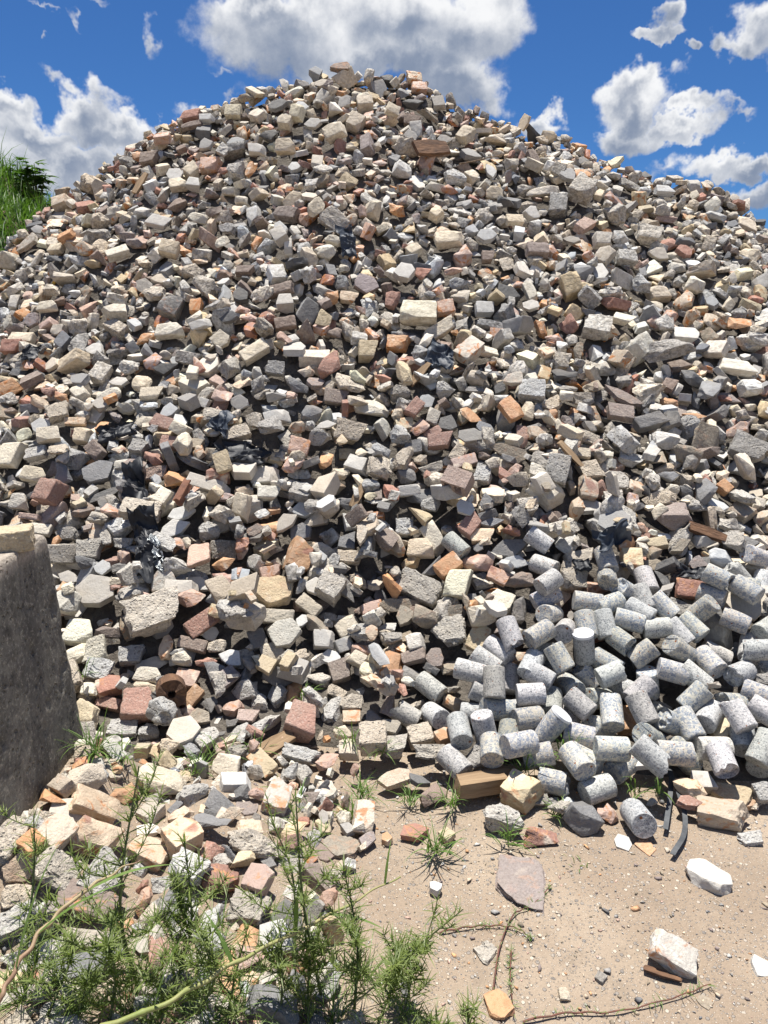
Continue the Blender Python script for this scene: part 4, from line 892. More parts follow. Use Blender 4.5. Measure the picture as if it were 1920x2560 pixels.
for st in cyls:
    V, T = cylinder_mesh(st, RY); Rw = INV @ st['R']
    spin = np.array(Matrix.Rotation(RY.uniform(0, 6.28), 3, 'X')); Rw = Rw @ spin
    low = (V @ Rw.T)[:, 2].min(); base = st['W'] + np.array([0, 0, low])
    g = math.exp(RY.normal()*.12)*(.87 if st['tone'] == 'f' else .86)
    me = np_mesh('concrete_cylinder', V, T, np.tile((g*RY.uniform(.97, 1.04), g, g*RY.uniform(.93, 1.03), 1), (len(V), 1)), sharp=40)
    M4 = Matrix([[*Rw[i], st['W'][i]] for i in range(3)] + [[0, 0, 0, 1]])
    o = link('concrete_cylinder', me, 'cylinder_fine' if st['tone'] == 'f' else 'cylinder_coarse'); o.matrix_world = M4
    tag(o, st['label'], 'concrete cylinder', 'concrete test cylinders at the heap foot')
    L = st['s'][0]
    if st['flag'] == 'w':          # white capping pad on one end
        a = Acc(); t6 = np.linspace(0, 2*np.pi, 32, endpoint=False)
        prof = [(L/2+.0006, 0), (L/2+.0006, CYD/2+.001), (L/2+.011, CYD/2+.001), (L/2+.0125, CYD/2-.0005), (L/2+.0125, 0)]
        P = np.vstack([np.stack([np.full(32, x), r*np.cos(t6), r*np.sin(t6)], 1) for x, r in prof])
        a.add(P, [[i*32+j, (i+1)*32+j, (i+1)*32+(j+1) % 32, i*32+(j+1) % 32] for i in range(4) for j in range(32)])
        link('cap', a.mesh('cap', sharp=30), 'white_plastic', parent=o)
    if st['flag'] == 'm':          # pencilled lines on the cast end
        for (y0, z0, y1, z1) in ((-.026, -.034, -.026, .034), (.024, -.036, .026, .036), (-.038, .018, .038, .020)):
            a = Acc(); d = np.array([y1-y0, z1-z0]); d /= np.linalg.norm(d); n = np.array([-d[1], d[0]])*.0006; x0, x1 = L/2-.003, L/2+.0028
            c = [(y0+n[0], z0+n[1]), (y1+n[0], z1+n[1]), (y1-n[0], z1-n[1]), (y0-n[0], z0-n[1])]
            a.add([(x1, *q) for q in c] + [(x0, *q) for q in c], [[0, 3, 2, 1], [0, 1, 5, 4], [1, 2, 6, 5], [2, 3, 7, 6], [3, 0, 4, 7]])
            link('pencil_line', a.mesh('pencil_line', smooth=False), 'pencil', parent=o)
# ------------------------------------------------------------------ concrete block with a brick on it
def block():
    x0, x1, y0, y1, z1 = -1.82, -1.155, 1.72, 2.33, 1.05; n = 30
    bm = bmesh.new(); bmesh.ops.create_cube(bm, size=1.0)
    bmesh.ops.bevel(bm, geom=bm.edges[:], offset=.009, segments=1, profile=.5, affect='EDGES')
    for v in bm.verts: v.co = Vector(((x0+x1)/2+v.co.x*(x1-x0), (y0+y1)/2+v.co.y*(y1-y0), z1/2-.02+v.co.z*(z1+.04)))
    for _ in range(6):
        ed = [e for e in bm.edges if e.calc_length() > .022]
        if len(bm.faces) > 42000 or not ed: break
        bmesh.ops.subdivide_edges(bm, edges=ed, cuts=1, use_grid_fill=True); bmesh.ops.triangulate(bm, faces=bm.faces[:])
    RB = random.Random(4)
    pits = [(Vector((x1, RB.uniform(y0, y1), RB.uniform(.05, .97))), RB.uniform(.014, .024)) for _ in range(16)]
    for v in bm.verts:
        p = v.co.copy(); d = Vector(((p.x-(x0+x1)/2)/(x1-x0), (p.y-(y0+y1)/2)/(y1-y0), (p.z-z1/2)/z1))
        near = sorted([abs(abs(c)-.5) for c in d])[1]            # how near an edge
        a = mnoise.noise(p*5)*.003 + mnoise.noise(p*30)*.0015
        chip = max(0, .035-near)/.035*(max(0, mnoise.noise(p*17+Vector((3, 1, 7)))+.0)*.020 + .001)
        c = Vector(((x0+x1)/2, (y0+y1)/2, z1/2)); v.co = p - (p-c).normalized()*(chip - a)
        if p.x > x1-.02:
            for q, r in pits:
                dd = (p-q).length
                if dd < r: v.co.x -= .014*(1-(dd/r)**2)
        v.co.x += (z1-p.z)*.055
    me = bpy.data.meshes.new('concrete_block'); bm.to_mesh(me); bm.free()
    base = Vector(((x0+x1)/2, (y0+y1)/2, 0)); me.transform(Matrix.Translation(-base))
    me.polygons.foreach_set('use_smooth', np.ones(len(me.polygons), bool))
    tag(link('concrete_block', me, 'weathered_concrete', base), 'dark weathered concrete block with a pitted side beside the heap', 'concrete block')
block()
def single_stone(kind, shape, i, size, R3, loc, tone, label, cat=None, name=None, level=2):
    V, T, _, _ = get_proto(kind, shape, i, level); V = (V*np.array(size)) @ np.asarray(R3).T
    base = np.asarray(loc, float); V[:, 2] -= V[:, 2].min()
    me = np_mesh(name or KINDS[kind][0], V, T, np.tile((*TONE[tone], .37), (len(V), 1)), sharp=KINDS[kind][5])
    return tag(link(name or KINDS[kind][0], me, KINDS[kind][3], base), label, cat or KINDS[kind][1])
single_stone('b', 'box', 2, (.13, .10, .075), Matrix.Rotation(.4, 3, 'Z'), (-1.19, 2.17, 1.040), 'yl', 'yellow brick piece lying on top of the dark concrete block')

# ------------------------------------------------------------------ odd things in the heap
def surf_top(p):
    """height of the piled stones under a world point, read from the settled height map"""
    g = MG @ np.asarray(p); iu, iv = int((g[0]-U0)/CS), int((g[1]-V0)/CS)
    iu = min(max(iu, 3), NU-4); iv = min(max(iv, 3), NV-4)
    g = g.copy(); g[2] = float(np.percentile(H[iv-3:iv+4, iu-3:iu+4], 60)); return INV @ g
def place(tile, x, y, lean=.3):
    px, py = tile_px(tile, x, y); p, n, t1, t2 = tangent_frame(px, py, .07, lean)
    k = depth_of(p)/FPX/1.728; return surf_top(p), n, t1, t2, k
def frame3(t1, t2, n, a):
    ax = math.cos(a)*t1+math.sin(a)*t2; return np.stack([ax, np.cross(n, ax), n], 1)
RO = np.random.default_rng(33)
def film(tile, x, y, w, h, ang, mat, label, seed, foil=False):
    p, n, t1, t2, k = place(tile, x, y); R3 = frame3(t1, t2, n, math.radians(ang)); nx, ny = 26, 18
    w, h = w*k*1.3, h*k*1.3; U, Vv = np.meshgrid(np.linspace(-.5, .5, nx), np.linspace(-.5, .5, ny)); P = []
    o = Vector((seed*5.3, seed*2.7, 1.1))
    for a, b in zip(U.ravel(), Vv.ravel()):
        q = Vector((a*w, b*h, 0))*14+o
        e = .85+.35*mnoise.noise(Vector((a*3, b*3, seed)))                     # ragged outline
        zf = .032*(1-2.2*abs(mnoise.noise(q*.5)))**3+.014*(1-2.2*abs(mnoise.noise(q*1.3+Vector((4, 0, 0)))))**3-.03*(abs(a)+abs(b))
        P.append((a*w*e+.012*mnoise.noise(q+Vector((9, 0, 0))), b*h*e+.012*mnoise.noise(q+Vector((0, 9, 0))), zf+.012))
    P = np.array(P) @ R3.T
    # lie on the stones beneath
    tops = np.array([surf_top(p+q) for q in P]); lift = (tops-(p+P)) @ n
    lift = np.clip(lift, -.05, .05).reshape(ny, nx)
    for _ in range(4): lift = (lift + np.roll(lift, 1, 0) + np.roll(lift, -1, 0) + np.roll(lift, 1, 1) + np.roll(lift, -1, 1))/5
    P = P + (lift.ravel()+.03)[:, None]*n
    F = [[j*nx+i, j*nx+i+1, (j+1)*nx+i+1, (j+1)*nx+i] for j in range(ny-1) for i in range(nx-1)]
    a = Acc(); a.add(np.vstack([P, P-n*.0025]), F+[[f[3]+nx*ny, f[2]+nx*ny, f[1]+nx*ny, f[0]+nx*ny] for f in F])
    ob = tag(link('plastic_film', a.mesh('plastic_film', sharp=28), mat, p), label, 'plastic film', 'torn plastic film in the heap')
    if foil:
        a = Acc(); sel = [f for f in F if (f[0] % nx) > nx*.45 and (f[0]//nx) > ny*.62]
        used = np.unique(sel); re_ = {int(u): i for i, u in enumerate(used)}
        a.add((P+n*.004+.006*RO.normal(size=P.shape))[used], [[re_[i] for i in f] for f in sel]); link('foil_lining', a.mesh('foil_lining', smooth=False), 'foil', parent=ob)
film(3, 500, 742, 135, 70, 22, 'black_plastic', 'shiny black bag scrap folded between stones on the left', 1)
film(3, 1035, 850, 200, 95, 0, 'black_plastic', 'crumpled black bag bunched in a hollow of the heap', 2)
film(3, 585, 985, 260, 80, -75, 'black_plastic', 'black film strip running down beside the slate-blue slab', 3)
film(5, 635, 130, 300, 100, -75, 'black_plastic', 'long black film with silver foil lining hanging by the block', 4, True)
film(1, 1500, 1015, 150, 60, -80, 'blue_plastic', 'torn dark blue film high on the heap', 5)
film(4, 240, 405, 120, 95, 70, 'blue_plastic', 'shredded blue-black film beside the snapped wooden stake', 6)
film(6, 955, 215, 120, 80, 20, 'blue_plastic', 'dark blue film tucked behind an upright concrete cylinder', 7)
film(6, 848, 248, 60, 50, 0, 'black_plastic', 'small black film scrap on a pale broken slab', 8)
film(3, 955, 700, 85, 75, 60, 'blue_plastic', 'small dark film flap under the heap middle', 9)
film(3, 120, 390, 90, 65, 70, 'black_plastic', 'black film poking out beside the red brick at the edge', 10)
film(6, 1335, 235, 130, 60, -10, 'black_plastic', 'black film wedged under olive rocks near the cylinders', 11)

def timber(name, tile, x, y, w, h, ang, mat, label, cat, thick=.6, seed=0, split=.2, lean=.3, ground=False):
    p, n, t1, t2, k = place(tile, x, y, lean)
    if ground: n = np.array([0, 0, 1.0]); t1 = RT; t2 = np.array([0, 1.0, 0]); px, py = tile_px(tile, x, y); p = hit(px, py, .03)-np.array([0, 0, .02])
    R3 = frame3(t1, t2, n, math.radians(ang)); L, B = w*k, h*k
    a = Acc(); m = 12; V = []
    for i in range(m):
        s = i/(m-1)-.5; tp = 1-split*abs(s)*2*(1 if s > 0 else .4)
        for (cy, cz) in ((-1, -1), (1, -1), (1, 1), (-1, 1)):
            j = .08*mnoise.noise(Vector((s*6+seed, cy*2, cz*2)))
            e = (RO.uniform(-.06, .06) if i in (0, m-1) else 0)
            V.append(((s+e)*L, cy*B*.5*tp*(1+j), cz*B*.5*thick*tp*(1+j)))
    F = [[i*4+j, i*4+(j+1) % 4, (i+1)*4+(j+1) % 4, (i+1)*4+j] for i in range(m-1) for j in range(4)] + [[3, 2, 1, 0], [4*m-4, 4*m-3, 4*m-2, 4*m-1]]
    a.add(np.array(V), F); me = a.mesh(name, sharp=35)
    o = link(name, me, mat); o.matrix_world = Matrix([[*R3[i], (p+n*B*thick*.45)[i]] for i in range(3)]+[[0, 0, 0, 1]])
    return tag(o, label, cat)
timber('wood_plank', 5, 1180, 985, 190, 75, 40, 'wood', 'split pale wood plank lying at the heap foot', 'wood', .35, 1)
timber('wood_offcut', 8, 440, 72, 270, 80, 13, 'wood', 'square brown timber offcut lying on the sand', 'wood', .9, 2, .0, ground=True)
timber('wood_stake', 4, 155, 485, 140, 34, 52, 'wood', 'snapped wooden stake leaning beside shredded film', 'wood', .6, 3, .5)
timber('wood_splinter', 1, 603, 765, 115, 28, 72, 'wood', 'pale upright timber splinter high on the left flank', 'wood', .6, 4, .4)
timber('wood_stick', 4, 795, 892, 140, 28, -55, 'wood', 'split brown timber stick between grey chunks', 'wood', .6, 5, .4)
timber('timber_piece', 6, 1410, 75, 170, 45, -25, 'bark', 'weathered brown timber piece above the cylinders', 'wood', .6, 6, .3)
timber('wood_splinter', 3, 1545, 1012, 110, 38, 65, 'wood', 'upright brown wood splinter in the heap middle', 'wood', .5, 7, .4)
timber('plastic_strip', 3, 205, 62, 85, 17, 70, 'yellow_plastic', 'bright yellow plastic strip standing among grey stones', 'plastic strip', .3, 8, .1)
timber('bark_flake', 8, 1205, 868, 150, 34, -24, 'bark', 'curled brown bark flake beside the white and orange rock', 'bark', .35, 9, .5, ground=True)
timber('bark_slab', 2, 205, 662, 165, 80, 18, 'bark', 'broad dark bark slab leaning below the summit', 'bark', .22, 10, .3)
a = Acc(); p, n, t1, t2, k = place(2, 430, 668); c = [p+n*.06+t1*(x_*k)+t2*(y_*k) for x_, y_ in ((-110, -38), (-40, -18), (20, 6), (70, 18), (110, 40))]
tube(a, curve_pts(c, 14), np.linspace(.006, .003, 14)); tag(link('twig', a.mesh('twig', origin=p), 'twig', p), 'thin bare twig bent across stones under the summit', 'twig')

def hollow_brick():
    p, n, t1, t2, k = place(4, 320, 1032); R3 = frame3(t1, t2, n, math.radians(-28)); bm = bmesh.new()
    L, B, T = 115*k, 80*k, 80*k; xs = [-.5, -.38, -.10, .02, .30, .5]; ys = [-.5, -.32, .32, .5]
    holes = {(1, 1), (3, 1)}; V = {}; F = []
    def vid(i, j, z):
        if (i, j, z) not in V: V[(i, j, z)] = bm.verts.new((xs[i]*L, (.5 if z else -.5)*B, ys[j]*T))
        return V[(i, j, z)]
    solid = lambda i, j: 0 <= i < 5 and 0 <= j < 3 and (i, j) not in holes
    for i in range(5):
        for j in range(3):
            if not solid(i, j): continue
            for z in (0, 1):
                q = [vid(i, j, z), vid(i+1, j, z), vid(i+1, j+1, z), vid(i, j+1, z)]; bm.faces.new(q if z == 0 else q[::-1])
            for (di, dj, e) in ((-1, 0, ((i, j+1), (i, j))), (1, 0, ((i+1, j), (i+1, j+1))), (0, -1, ((i, j), (i+1, j))), (0, 1, ((i+1, j+1), (i, j+1)))):
                if not solid(i+di, j+dj): bm.faces.new([vid(*e[0], 1), vid(*e[1], 1), vid(*e[1], 0), vid(*e[0], 0)])
    bmesh.ops.recalc_face_normals(bm, faces=bm.faces[:])
    for v in bm.verts: v.co += Vector((mnoise.noise(v.co*40), mnoise.noise(v.co*43+Vector((5, 0, 0))), 0))*.004
    me = bpy.data.meshes.new('hollow_brick'); bm.to_mesh(me); bm.free()
    at = me.attributes.new('Col', 'FLOAT_COLOR', 'POINT'); at.data.foreach_set('color', np.tile((.30, .20, .165, .3), (len(me.vertices), 1)).astype(np.float32).ravel())
    o = link('hollow_brick', me, 'brick'); o.matrix_world = Matrix([[*R3[i], (p+n*.05)[i]] for i in range(3)]+[[0, 0, 0, 1]])
    tag(o, 'broken brown brick with two core holes facing out', 'hollow brick')
hollow_brick()
def ring_piece(tile, x, y, d_out, d_in, length, ang, tiltn, arc, name, mat, label, cat):
    p, n, t1, t2, k = place(tile, x, y); R3 = frame3(t1, t2, n, math.radians(ang))
    ax = R3[:, 0]*math.cos(tiltn)+n*math.sin(tiltn); b = np.cross(n, ax); b /= np.linalg.norm(b); R3 = np.stack([ax, b, np.cross(ax, b)], 1)
    ro, ri, L = d_out*k/2, d_in*k/2, length*k; m = 28; th = np.linspace(-arc/2, arc/2, m); V = []
    for q, t in enumerate(th):
        for (r, x_) in ((ro, -L/2), (ro, L/2), (ri, L/2), (ri, -L/2)): V.append((x_*(1+.08*math.sin(5*t)), r*math.cos(t)*(1+.015*math.sin(7*t)), r*math.sin(t)))
    F = [[i*4+j, i*4+(j+1) % 4, (i+1)*4+(j+1) % 4, (i+1)*4+j] for i in range(m-1) for j in range(4)]
    if arc < 6.2: F += [[0, 1, 2, 3], [4*m-1, 4*m-2, 4*m-3, 4*m-4]]
    a = Acc(); a.add(np.array(V), F); me = a.mesh(name, sharp=40)
    o = link(name, me, mat); o.matrix_world = Matrix([[*R3[i], (p+n*.04)[i]] for i in range(3)]+[[0, 0, 0, 1]])
    tag(o, label, cat)
ring_piece(5, 740, 782, 125, 34, 95, -70, .75, 6.2832, 'pipe_piece', 'bark', 'thick round brown pipe piece with a hole at the foot', 'pipe')
ring_piece(3, 820, 1068, 95, 76, 100, 70, .2, 2.6, 'pipe_shard', 'terracotta', 'curved red-brown clay pipe shard beside a pale paver', 'pipe shard')
def strap(ctrl, label):
    P = []
    for x_, y_ in ctrl:
        px, py = tile_px(8, x_, y_); P.append(hit(px, py, .018))
    C = curve_pts(P, 40); tg = np.gradient(C, axis=0); tg /= np.linalg.norm(tg, axis=1)[:, None]
    side = np.cross(tg, [0, 0, 1.0]); side /= np.linalg.norm(side, axis=1)[:, None]; wd = .0085; C[:, 2] += .006*np.sin(np.linspace(0, 9, 40))+.004
    V = np.vstack([C-side*wd, C+side*wd, C-side*wd-[0, 0, .0015], C+side*wd-[0, 0, .0015]]); m = 40
    F = [[i, i+m, i+m+1, i+1] for i in range(m-1)] + [[i+2*m, i+2*m+1, i+3*m+1, i+3*m] for i in range(m-1)]
    a = Acc(); a.add(V, F); tag(link('strap', a.mesh('strap', origin=C[0]), 'grey_rubber', C[0]), label, 'strap', 'rubber straps on the sand')
strap(((1228, -20), (1240, 60), (1232, 150), (1215, 270)), 'short straight dark rubber strap hanging out of the heap')
strap(((1235, 20), (1270, 110), (1300, 200), (1292, 300), (1245, 380)), 'long curved dark rubber strap trailing over the sand')
bx = bmesh.new(); bmesh.ops.create_cube(bx, size=1.0); bmesh.ops.bevel(bx, geom=bx.edges[:], offset=.12, segments=2, affect='EDGES'); bmesh.ops.scale(bx, vec=(.020, .016, .026), verts=bx.verts[:]); bmesh.ops.translate(bx, vec=(0, 0, .012), verts=bx.verts[:])
me = bpy.data.meshes.new('plastic_stopper'); bx.to_mesh(me); bx.free(); px, py = tile_px(7, 1487, 150)
tag(link('plastic_stopper', me, 'white_plastic', hit(px, py, 0)), 'tiny white plastic stopper standing on the sand beside grass', 'plastic stopper')

# ------------------------------------------------------------------ grit on the sand
RG = np.random.default_rng(9); VV, TT, CC, n0 = [], [], [], 0
octs = [get_proto(k, 'hull', i, 0) for k in 'rq' for i in range(4)]
small = []
for k in range(10):
    P = RG.normal(size=(9, 3)); P /= np.linalg.norm(P, axis=1)[:, None]; bm = bmesh.new(); vs_ = [bm.verts.new(q*.5) for q in P]; bmesh.ops.convex_hull(bm, input=vs_)
    bm.verts.ensure_lookup_table(); bm.verts.index_update(); small.append((np.array([v.co[:] for v in bm.verts]), np.array([[v.index for v in f.verts] for f in bm.faces]))); bm.free()
PCOL = [TONE[t] for t in ('lg', 'mg', 'mg', 'wc', 'ta', 'ta', 'bg', 'or', 'pk', 'ol', 'ol', 'pr')]
cnt = 0
while cnt < 11000:
    x = RG.uniform(-2.2, 3.0); y = RG.uniform(.7, 2.75)
    dens = .25 + .75*max(0, mnoise.noise(Vector((x*1.3, y*1.3, 2.2)))+.15) + .5*math.exp(-abs(y-foot_y(x)+.12)*7) + .35*math.exp(-((x-.3)**2)/.2)*(y < 2.1)*1.6
    if y > foot_y(x)+.12 or RG.random() > dens: continue
    big = RG.random() < .09; L = float(np.clip(RG.lognormal(math.log(.0078), .45), .0035, .019))*(2.3 if big else 1)
    V, T = small[RG.integers(0, 10)]; R3 = np.array(Matrix.Rotation(RG.uniform(0, 6.3), 3, Vector(RG.normal(size=3))))
    V = (V*np.array([1, .8, .55])*L) @ R3.T * np.array([1, 1, .75]) + [x, y, float(ground_h(x, y))+L*.08]
    c = np.array(PCOL[RG.integers(0, len(PCOL))])*math.exp(RG.normal()*.15)
    VV.append(V); TT.append(T+n0); n0 += len(V); CC.append(np.tile((*c, RG.random()), (len(V), 1))); cnt += 1
me = np_mesh('gravel', np.vstack(VV), np.vstack(TT), np.vstack(CC), smooth=False)
tag(link('gravel', me, 'smooth_concrete_far'), 'fine loose gravel and grit scattered over the sand', 'gravel', kind='stuff')

# ------------------------------------------------------------------ weeds, grass, canes, vines
RW = np.random.default_rng(17)
def ground_pt(px, py):
    p = hit(px, py, 0, ground_h); return p
def tip_above(base, px, py):
    d = ray(px, py); t = base[1]/d[1]; return CP + d*t
def weed(bpx, tpx, label, branches=7, dens=1.0, spread=.8):
    b = ground_pt(*bpx); tip = tip_above(b, *tpx); hgt = tip[2]-b[2]
    root = empty('weed', b); tag(root, label, 'weed', 'fine-leaved weeds in front of the heap')
    st, lf = Acc(), Acc(); tip = tip + np.array([RW.normal()*.02, RW.normal()*.09, 0]); mid = (b+tip)/2 + np.array([RW.normal()*.045, RW.normal()*.045, 0]); C = curve_pts([b, mid, tip], 26)-b
    tube(st, C, np.linspace(.0040, .0013, 26)*(.7+hgt), 5)
    def leaves(C, n, ll):
        m = len(C)
        for q in range(n):
            s = RW.uniform(.12, 1.0); p = C[min(int(s*(m-1)), m-1)]; th = RW.uniform(0, 6.283); el = RW.uniform(-.1, 1.25)
            blade(lf, p, (math.cos(th)*math.cos(el), math.sin(th)*math.cos(el), math.sin(el)), None, ll*RW.uniform(.35, 1.35)*(1.1-.45*s), .0038*RW.uniform(.6, 1.4), RW.uniform(.0, .7), RW.random(), 3)
    leaves(C, int((85+45*dens)*hgt/.5*dens), .072)
    for _ in range(branches):
        s = RW.uniform(.25, .92); p = C[int(s*25)]; th = RW.uniform(0, 6.283); L = hgt*RW.uniform(.18, .42)*(1.15-s*.6)
        e = p + np.array([math.cos(th)*L*spread, math.sin(th)*L*spread, L*.85]); B = curve_pts([p, (p+e)/2+np.array([math.cos(th), math.sin(th), 0])*L*.12, e], 12)
        tube(st, B, np.linspace(.0020, .0009, 12), 4); leaves(B, int(46*dens*L/.12), .050)
    link('stem', st.mesh('stem'), 'weed_stem', parent=root)
    f = link('foliage', lf.mesh('foliage'), 'weed_leaf', parent=root); f['kind'] = 'stuff'
WEEDS = [((345,2480),(312,1935),'tall weed rising in front of the large cream chert',10,1.0),((425,2500),(440,2165),'bushy weed beside the pink red chert',9,1.5),
 ((62,2420),(46,2105),'thin weed at the left edge below the concrete block',5,.7),((805,2500),(738,2005),'tall weed before the sand patch with the white stopper',6,.7),
 ((735,2460),(690,2130),'slender weed beside the long rounded concrete log',5,.7),((885,2540),(872,2195),'leafy weed over the pale pink chert',9,1.4),
 ((960,2470),(1148,2178),'leaning weed reaching over the bare sand',7,.8),((270,2580),(292,2300),'low bushy weed over the long dark slab',9,1.4),
 ((110,2560),(150,2335),'low weed in front of the white pitted chunk',7,1.2),((560,2590),(600,2390),'low weed over the orange ridged tile',7,1.2),
 ((1050,2620),(1130,2490),'short weed at the sand edge in the bottom corner',7,1.4),((770,2610),(800,2400),'dense weed over the dark boulder',9,1.5),
 ((935,2590),(945,2335),'dense weed beside the dark stick-like rock',9,1.5),((480,2560),(505,2260),'weed between the pink red chert and the orange tile',8,1.2),
 ((1185,2600),(1182,2500),'smallest weed on the open sand',5,1.0),((20,2600),(15,2400),'weed at the very corner beside the reddish cane',7,1.2),
 ((180,2610),(200,2440),'low weed below the long dark slab',8,1.4),((380,2620),(370,2430),'dense weed right of the brown mottled chert',8,1.5),((700,2560),(720,2330),'weed between the pale pink chert and the dark boulder',8,1.1),((1000,2580),(1010,2420),'low weed beside the sunk orange stone',7,1.4),
 ((640,2580),(660,2440),'low weed growing in front of the dark boulder',8,1.4)]
for b_, t_, l_, br_, dn_ in WEEDS: weed(b_, t_, l_, br_, dn_)
def tuft(px, py, n, L, label, spread=.8, w=.006):
    p0, on = hit(px, py, 0), None; p = p0 if py > 1990 else surf_top(p0)
    if py <= 1990: p = np.minimum(p, p0+.03)
    a = Acc()
    for _ in range(n):
        th = RW.uniform(0, 6.283); el = RW.uniform(.35, 1.35); q = np.array([RW.normal()*.014, RW.normal()*.014, -.004])
        blade(a, q, (math.cos(th)*math.cos(el)*spread, math.sin(th)*math.cos(el)*spread, math.sin(el)), None, L*RW.uniform(.5, 1.15), w*RW.uniform(.7, 1.3), RW.uniform(.5, 1.7), RW.random(), 6)
    tag(link('grass_tuft', a.mesh('grass_tuft'), 'grass_blade', p), label, 'grass tuft', 'grass tufts in front of the heap')
for t in [(240,1895,46,.17,'largest grass tuft beside the concrete block foot'),(310,1905,26,.14,'grass tuft between the block and the rounded cream boulder'),(500,1935,36,.14,'grass tuft behind the white boxy paver'),
 (560,1900,12,.15,'sparse grass tuft above the rounded cream boulder'),(640,1885,12,.15,'sparse grass tuft left of the wood plank'),(748,1998,18,.10,'grass tuft beside the upright cream chert'),(905,1990,40,.12,'dense grass tuft right of the white plastic stopper'),
 (880,2040,26,.10,'low grass tuft just below the white plastic stopper'),(1088,2125,36,.15,'spreading grass tuft on sand below the timber offcut'),(1268,2105,24,.11,'small spreading tuft below the rough grey rock'),(1022,2005,26,.10,'upright tuft left of the dark brown rock'),
 (1130,2010,30,.11,'tuft in front of the dark brown rock and offcut'),(1298,1915,20,.15,'long-bladed tuft behind the yellow chert rock'),(1410,1890,24,.17,'long-bladed tuft between fallen cylinders'),(1570,1965,20,.10,'tuft beside the lone upright cylinder'),
 (762,1755,14,.13,'sparse tuft by the tall orange chert fragment'),(880,1870,14,.14,'sparse tuft right of the large square brick'),(1392,2035,24,.10,'tuft between the red chert and the basalt rock'),(1447,2162,7,.035,'tiny green sprout on bare sand'),
 (215,1700,8,.14,'few grass blades at the block side'),(1645,1985,10,.11,'sparse tuft beside the rubber straps'),(950,1890,12,.13,'sparse tuft above the dark brown rock'),(700,1990,8,.09,'few blades left of the upright cream chert')]:
    tuft(*t)
for t in [(70,2500,34,.20,'fine grass clump at the bottom left among pale chunks'),(200,2530,40,.20,'fine grass clump in front of the long dark slab'),(330,2540,44,.22,'fine grass clump below the brown mottled chert'),(450,2470,36,.20,'fine grass clump left of the orange ridged tile'),
 (545,2360,26,.17,'fine grass clump above the orange ridged tile'),(610,2520,40,.20,'fine grass clump over the dark boulder side'),(690,2380,30,.17,'fine grass clump left of the pale pink chert'),(840,2560,44,.19,'fine grass clump at the bottom beside the dark boulder'),
 (905,2450,36,.17,'fine grass clump right of the pale pink chert'),(1010,2540,34,.14,'fine grass clump at the sand edge near the bottom'),(140,2330,14,.18,'few thin blades over the white pitted chunk'),(395,2330,26,.18,'fine grass clump right of the wide brown slab'),
 (770,2470,34,.18,'fine grass clump below the pale pink chert'),(520,2570,40,.20,'fine grass clump at the bottom under the orange tile'),(30,2380,14,.2,'few thin blades at the left edge')]:
    tuft(*t, 1.0, .0032)
def cane(ctrl, rads, label, leaf=None, mats=('weed_stem',)):
    """ctrl: photo pixel + height above ground"""
    P = []
    for px, py, hgt in ctrl:
        P.append(hit(px, py, hgt, ground_h))
    C = curve_pts(P, 30); root = empty('cane_grass', P[0]); tag(root, label, 'cane grass')
    C = curve_pts(P, 60); C[:, 0] += .003*np.sin(np.arange(60)*.9); C[:, 2] += .003*np.cos(np.arange(60)*.7)
    rr = np.interp(np.linspace(0, 1, 60), np.linspace(0, 1, len(rads)), rads); rr[9::10] *= 1.3
    a = Acc(); tube(a, C-P[0], rr, 8); C = C[::2]
    link('stem', a.mesh('stem'), mats[0], parent=root)
    for (s, d, L, w) in leaf or ():
        a = Acc(); blade(a, C[int(s*29)]-P[0], d, None, L, w, .7, RW.random(), 8); link('leaf', a.mesh('leaf'), 'strap_leaf', parent=root)
simple('cane_tan', (.36,.28,.15), (.25,.22,.09), 6, .2, .6); simple('cane_green', (.20,.24,.07), (.33,.29,.14), 5, .2, .55); simple('cane_red', (.22,.11,.08), (.34,.27,.15), 4, .2, .55)
cane(((-25,2560,.34), (28,2440,.38), (120,2310,.40), (230,2215,.42), (350,2148,.44)), (.0042,.0046,.0044,.0040,.001), 'tan and red cane leaning up from the corner', ((.15, (-.3,.2,.9), .22, .012), (.45, (.6,.2,.5), .22, .011), (.75, (.9,.3,.4), .20, .013), (.3, (.2,.3,1), .26, .010)), ('cane_red',))
cane(((250,2570,.22), (420,2505,.24), (600,2400,.25), (800,2300,.26), (1000,2190,.26)), (.0062,.0054,.0044,.0038,.0018), 'long green cane lying across the weeds', ((.72, (.05,.1,1), .14, .017), (.8, (.95,-.15,.12), .15, .014), (.5, (-.35,.25,.8), .13, .015), (.22, (.25,.1,.9), .2, .012), (.98, (.1,.3,.9), .12, .01)), ('cane_green',))
def vine(pts, label):
    P = [hit(*tile_px(8, x_, y_), .004, ground_h) for x_, y_ in pts]; C = curve_pts(P, 40)
    for i in range(40): C[i, 2] = float(ground_h(C[i, 0], C[i, 1]))+.006+.006*abs(math.sin(i*.55))
    root = empty('creeper', P[0]); tag(root, label, 'creeper', 'creeping stems on the sand'); a = Acc(); tube(a, C-P[0], np.linspace(.0030, .0014, 40), 5); link('stem', a.mesh('stem'), 'vine_stem', parent=root)
    a = Acc()
    for _ in range(60):
        p = C[RW.integers(0, 40)]-P[0]; th = RW.uniform(0, 6.283); blade(a, p, (math.cos(th), math.sin(th), RW.uniform(.1, .8)), None, RW.uniform(.012, .032), .003, .4, RW.random(), 2)
    f = link('foliage', a.mesh('foliage'), 'grass_blade', parent=root); f['kind'] = 'stuff'
vine(((470,970), (500,780), (560,640), (640,600), (725,510)), 'reddish creeper running up to the flat sunk slab')
vine(((600,1100), (800,1065), (1000,1060), (1250,1000), (1410,940)), 'long reddish creeper across the open sand at the bottom')
vine(((240,715), (400,690), (560,695), (640,745)), 'short creeper crossing the sand below the sunk slab')
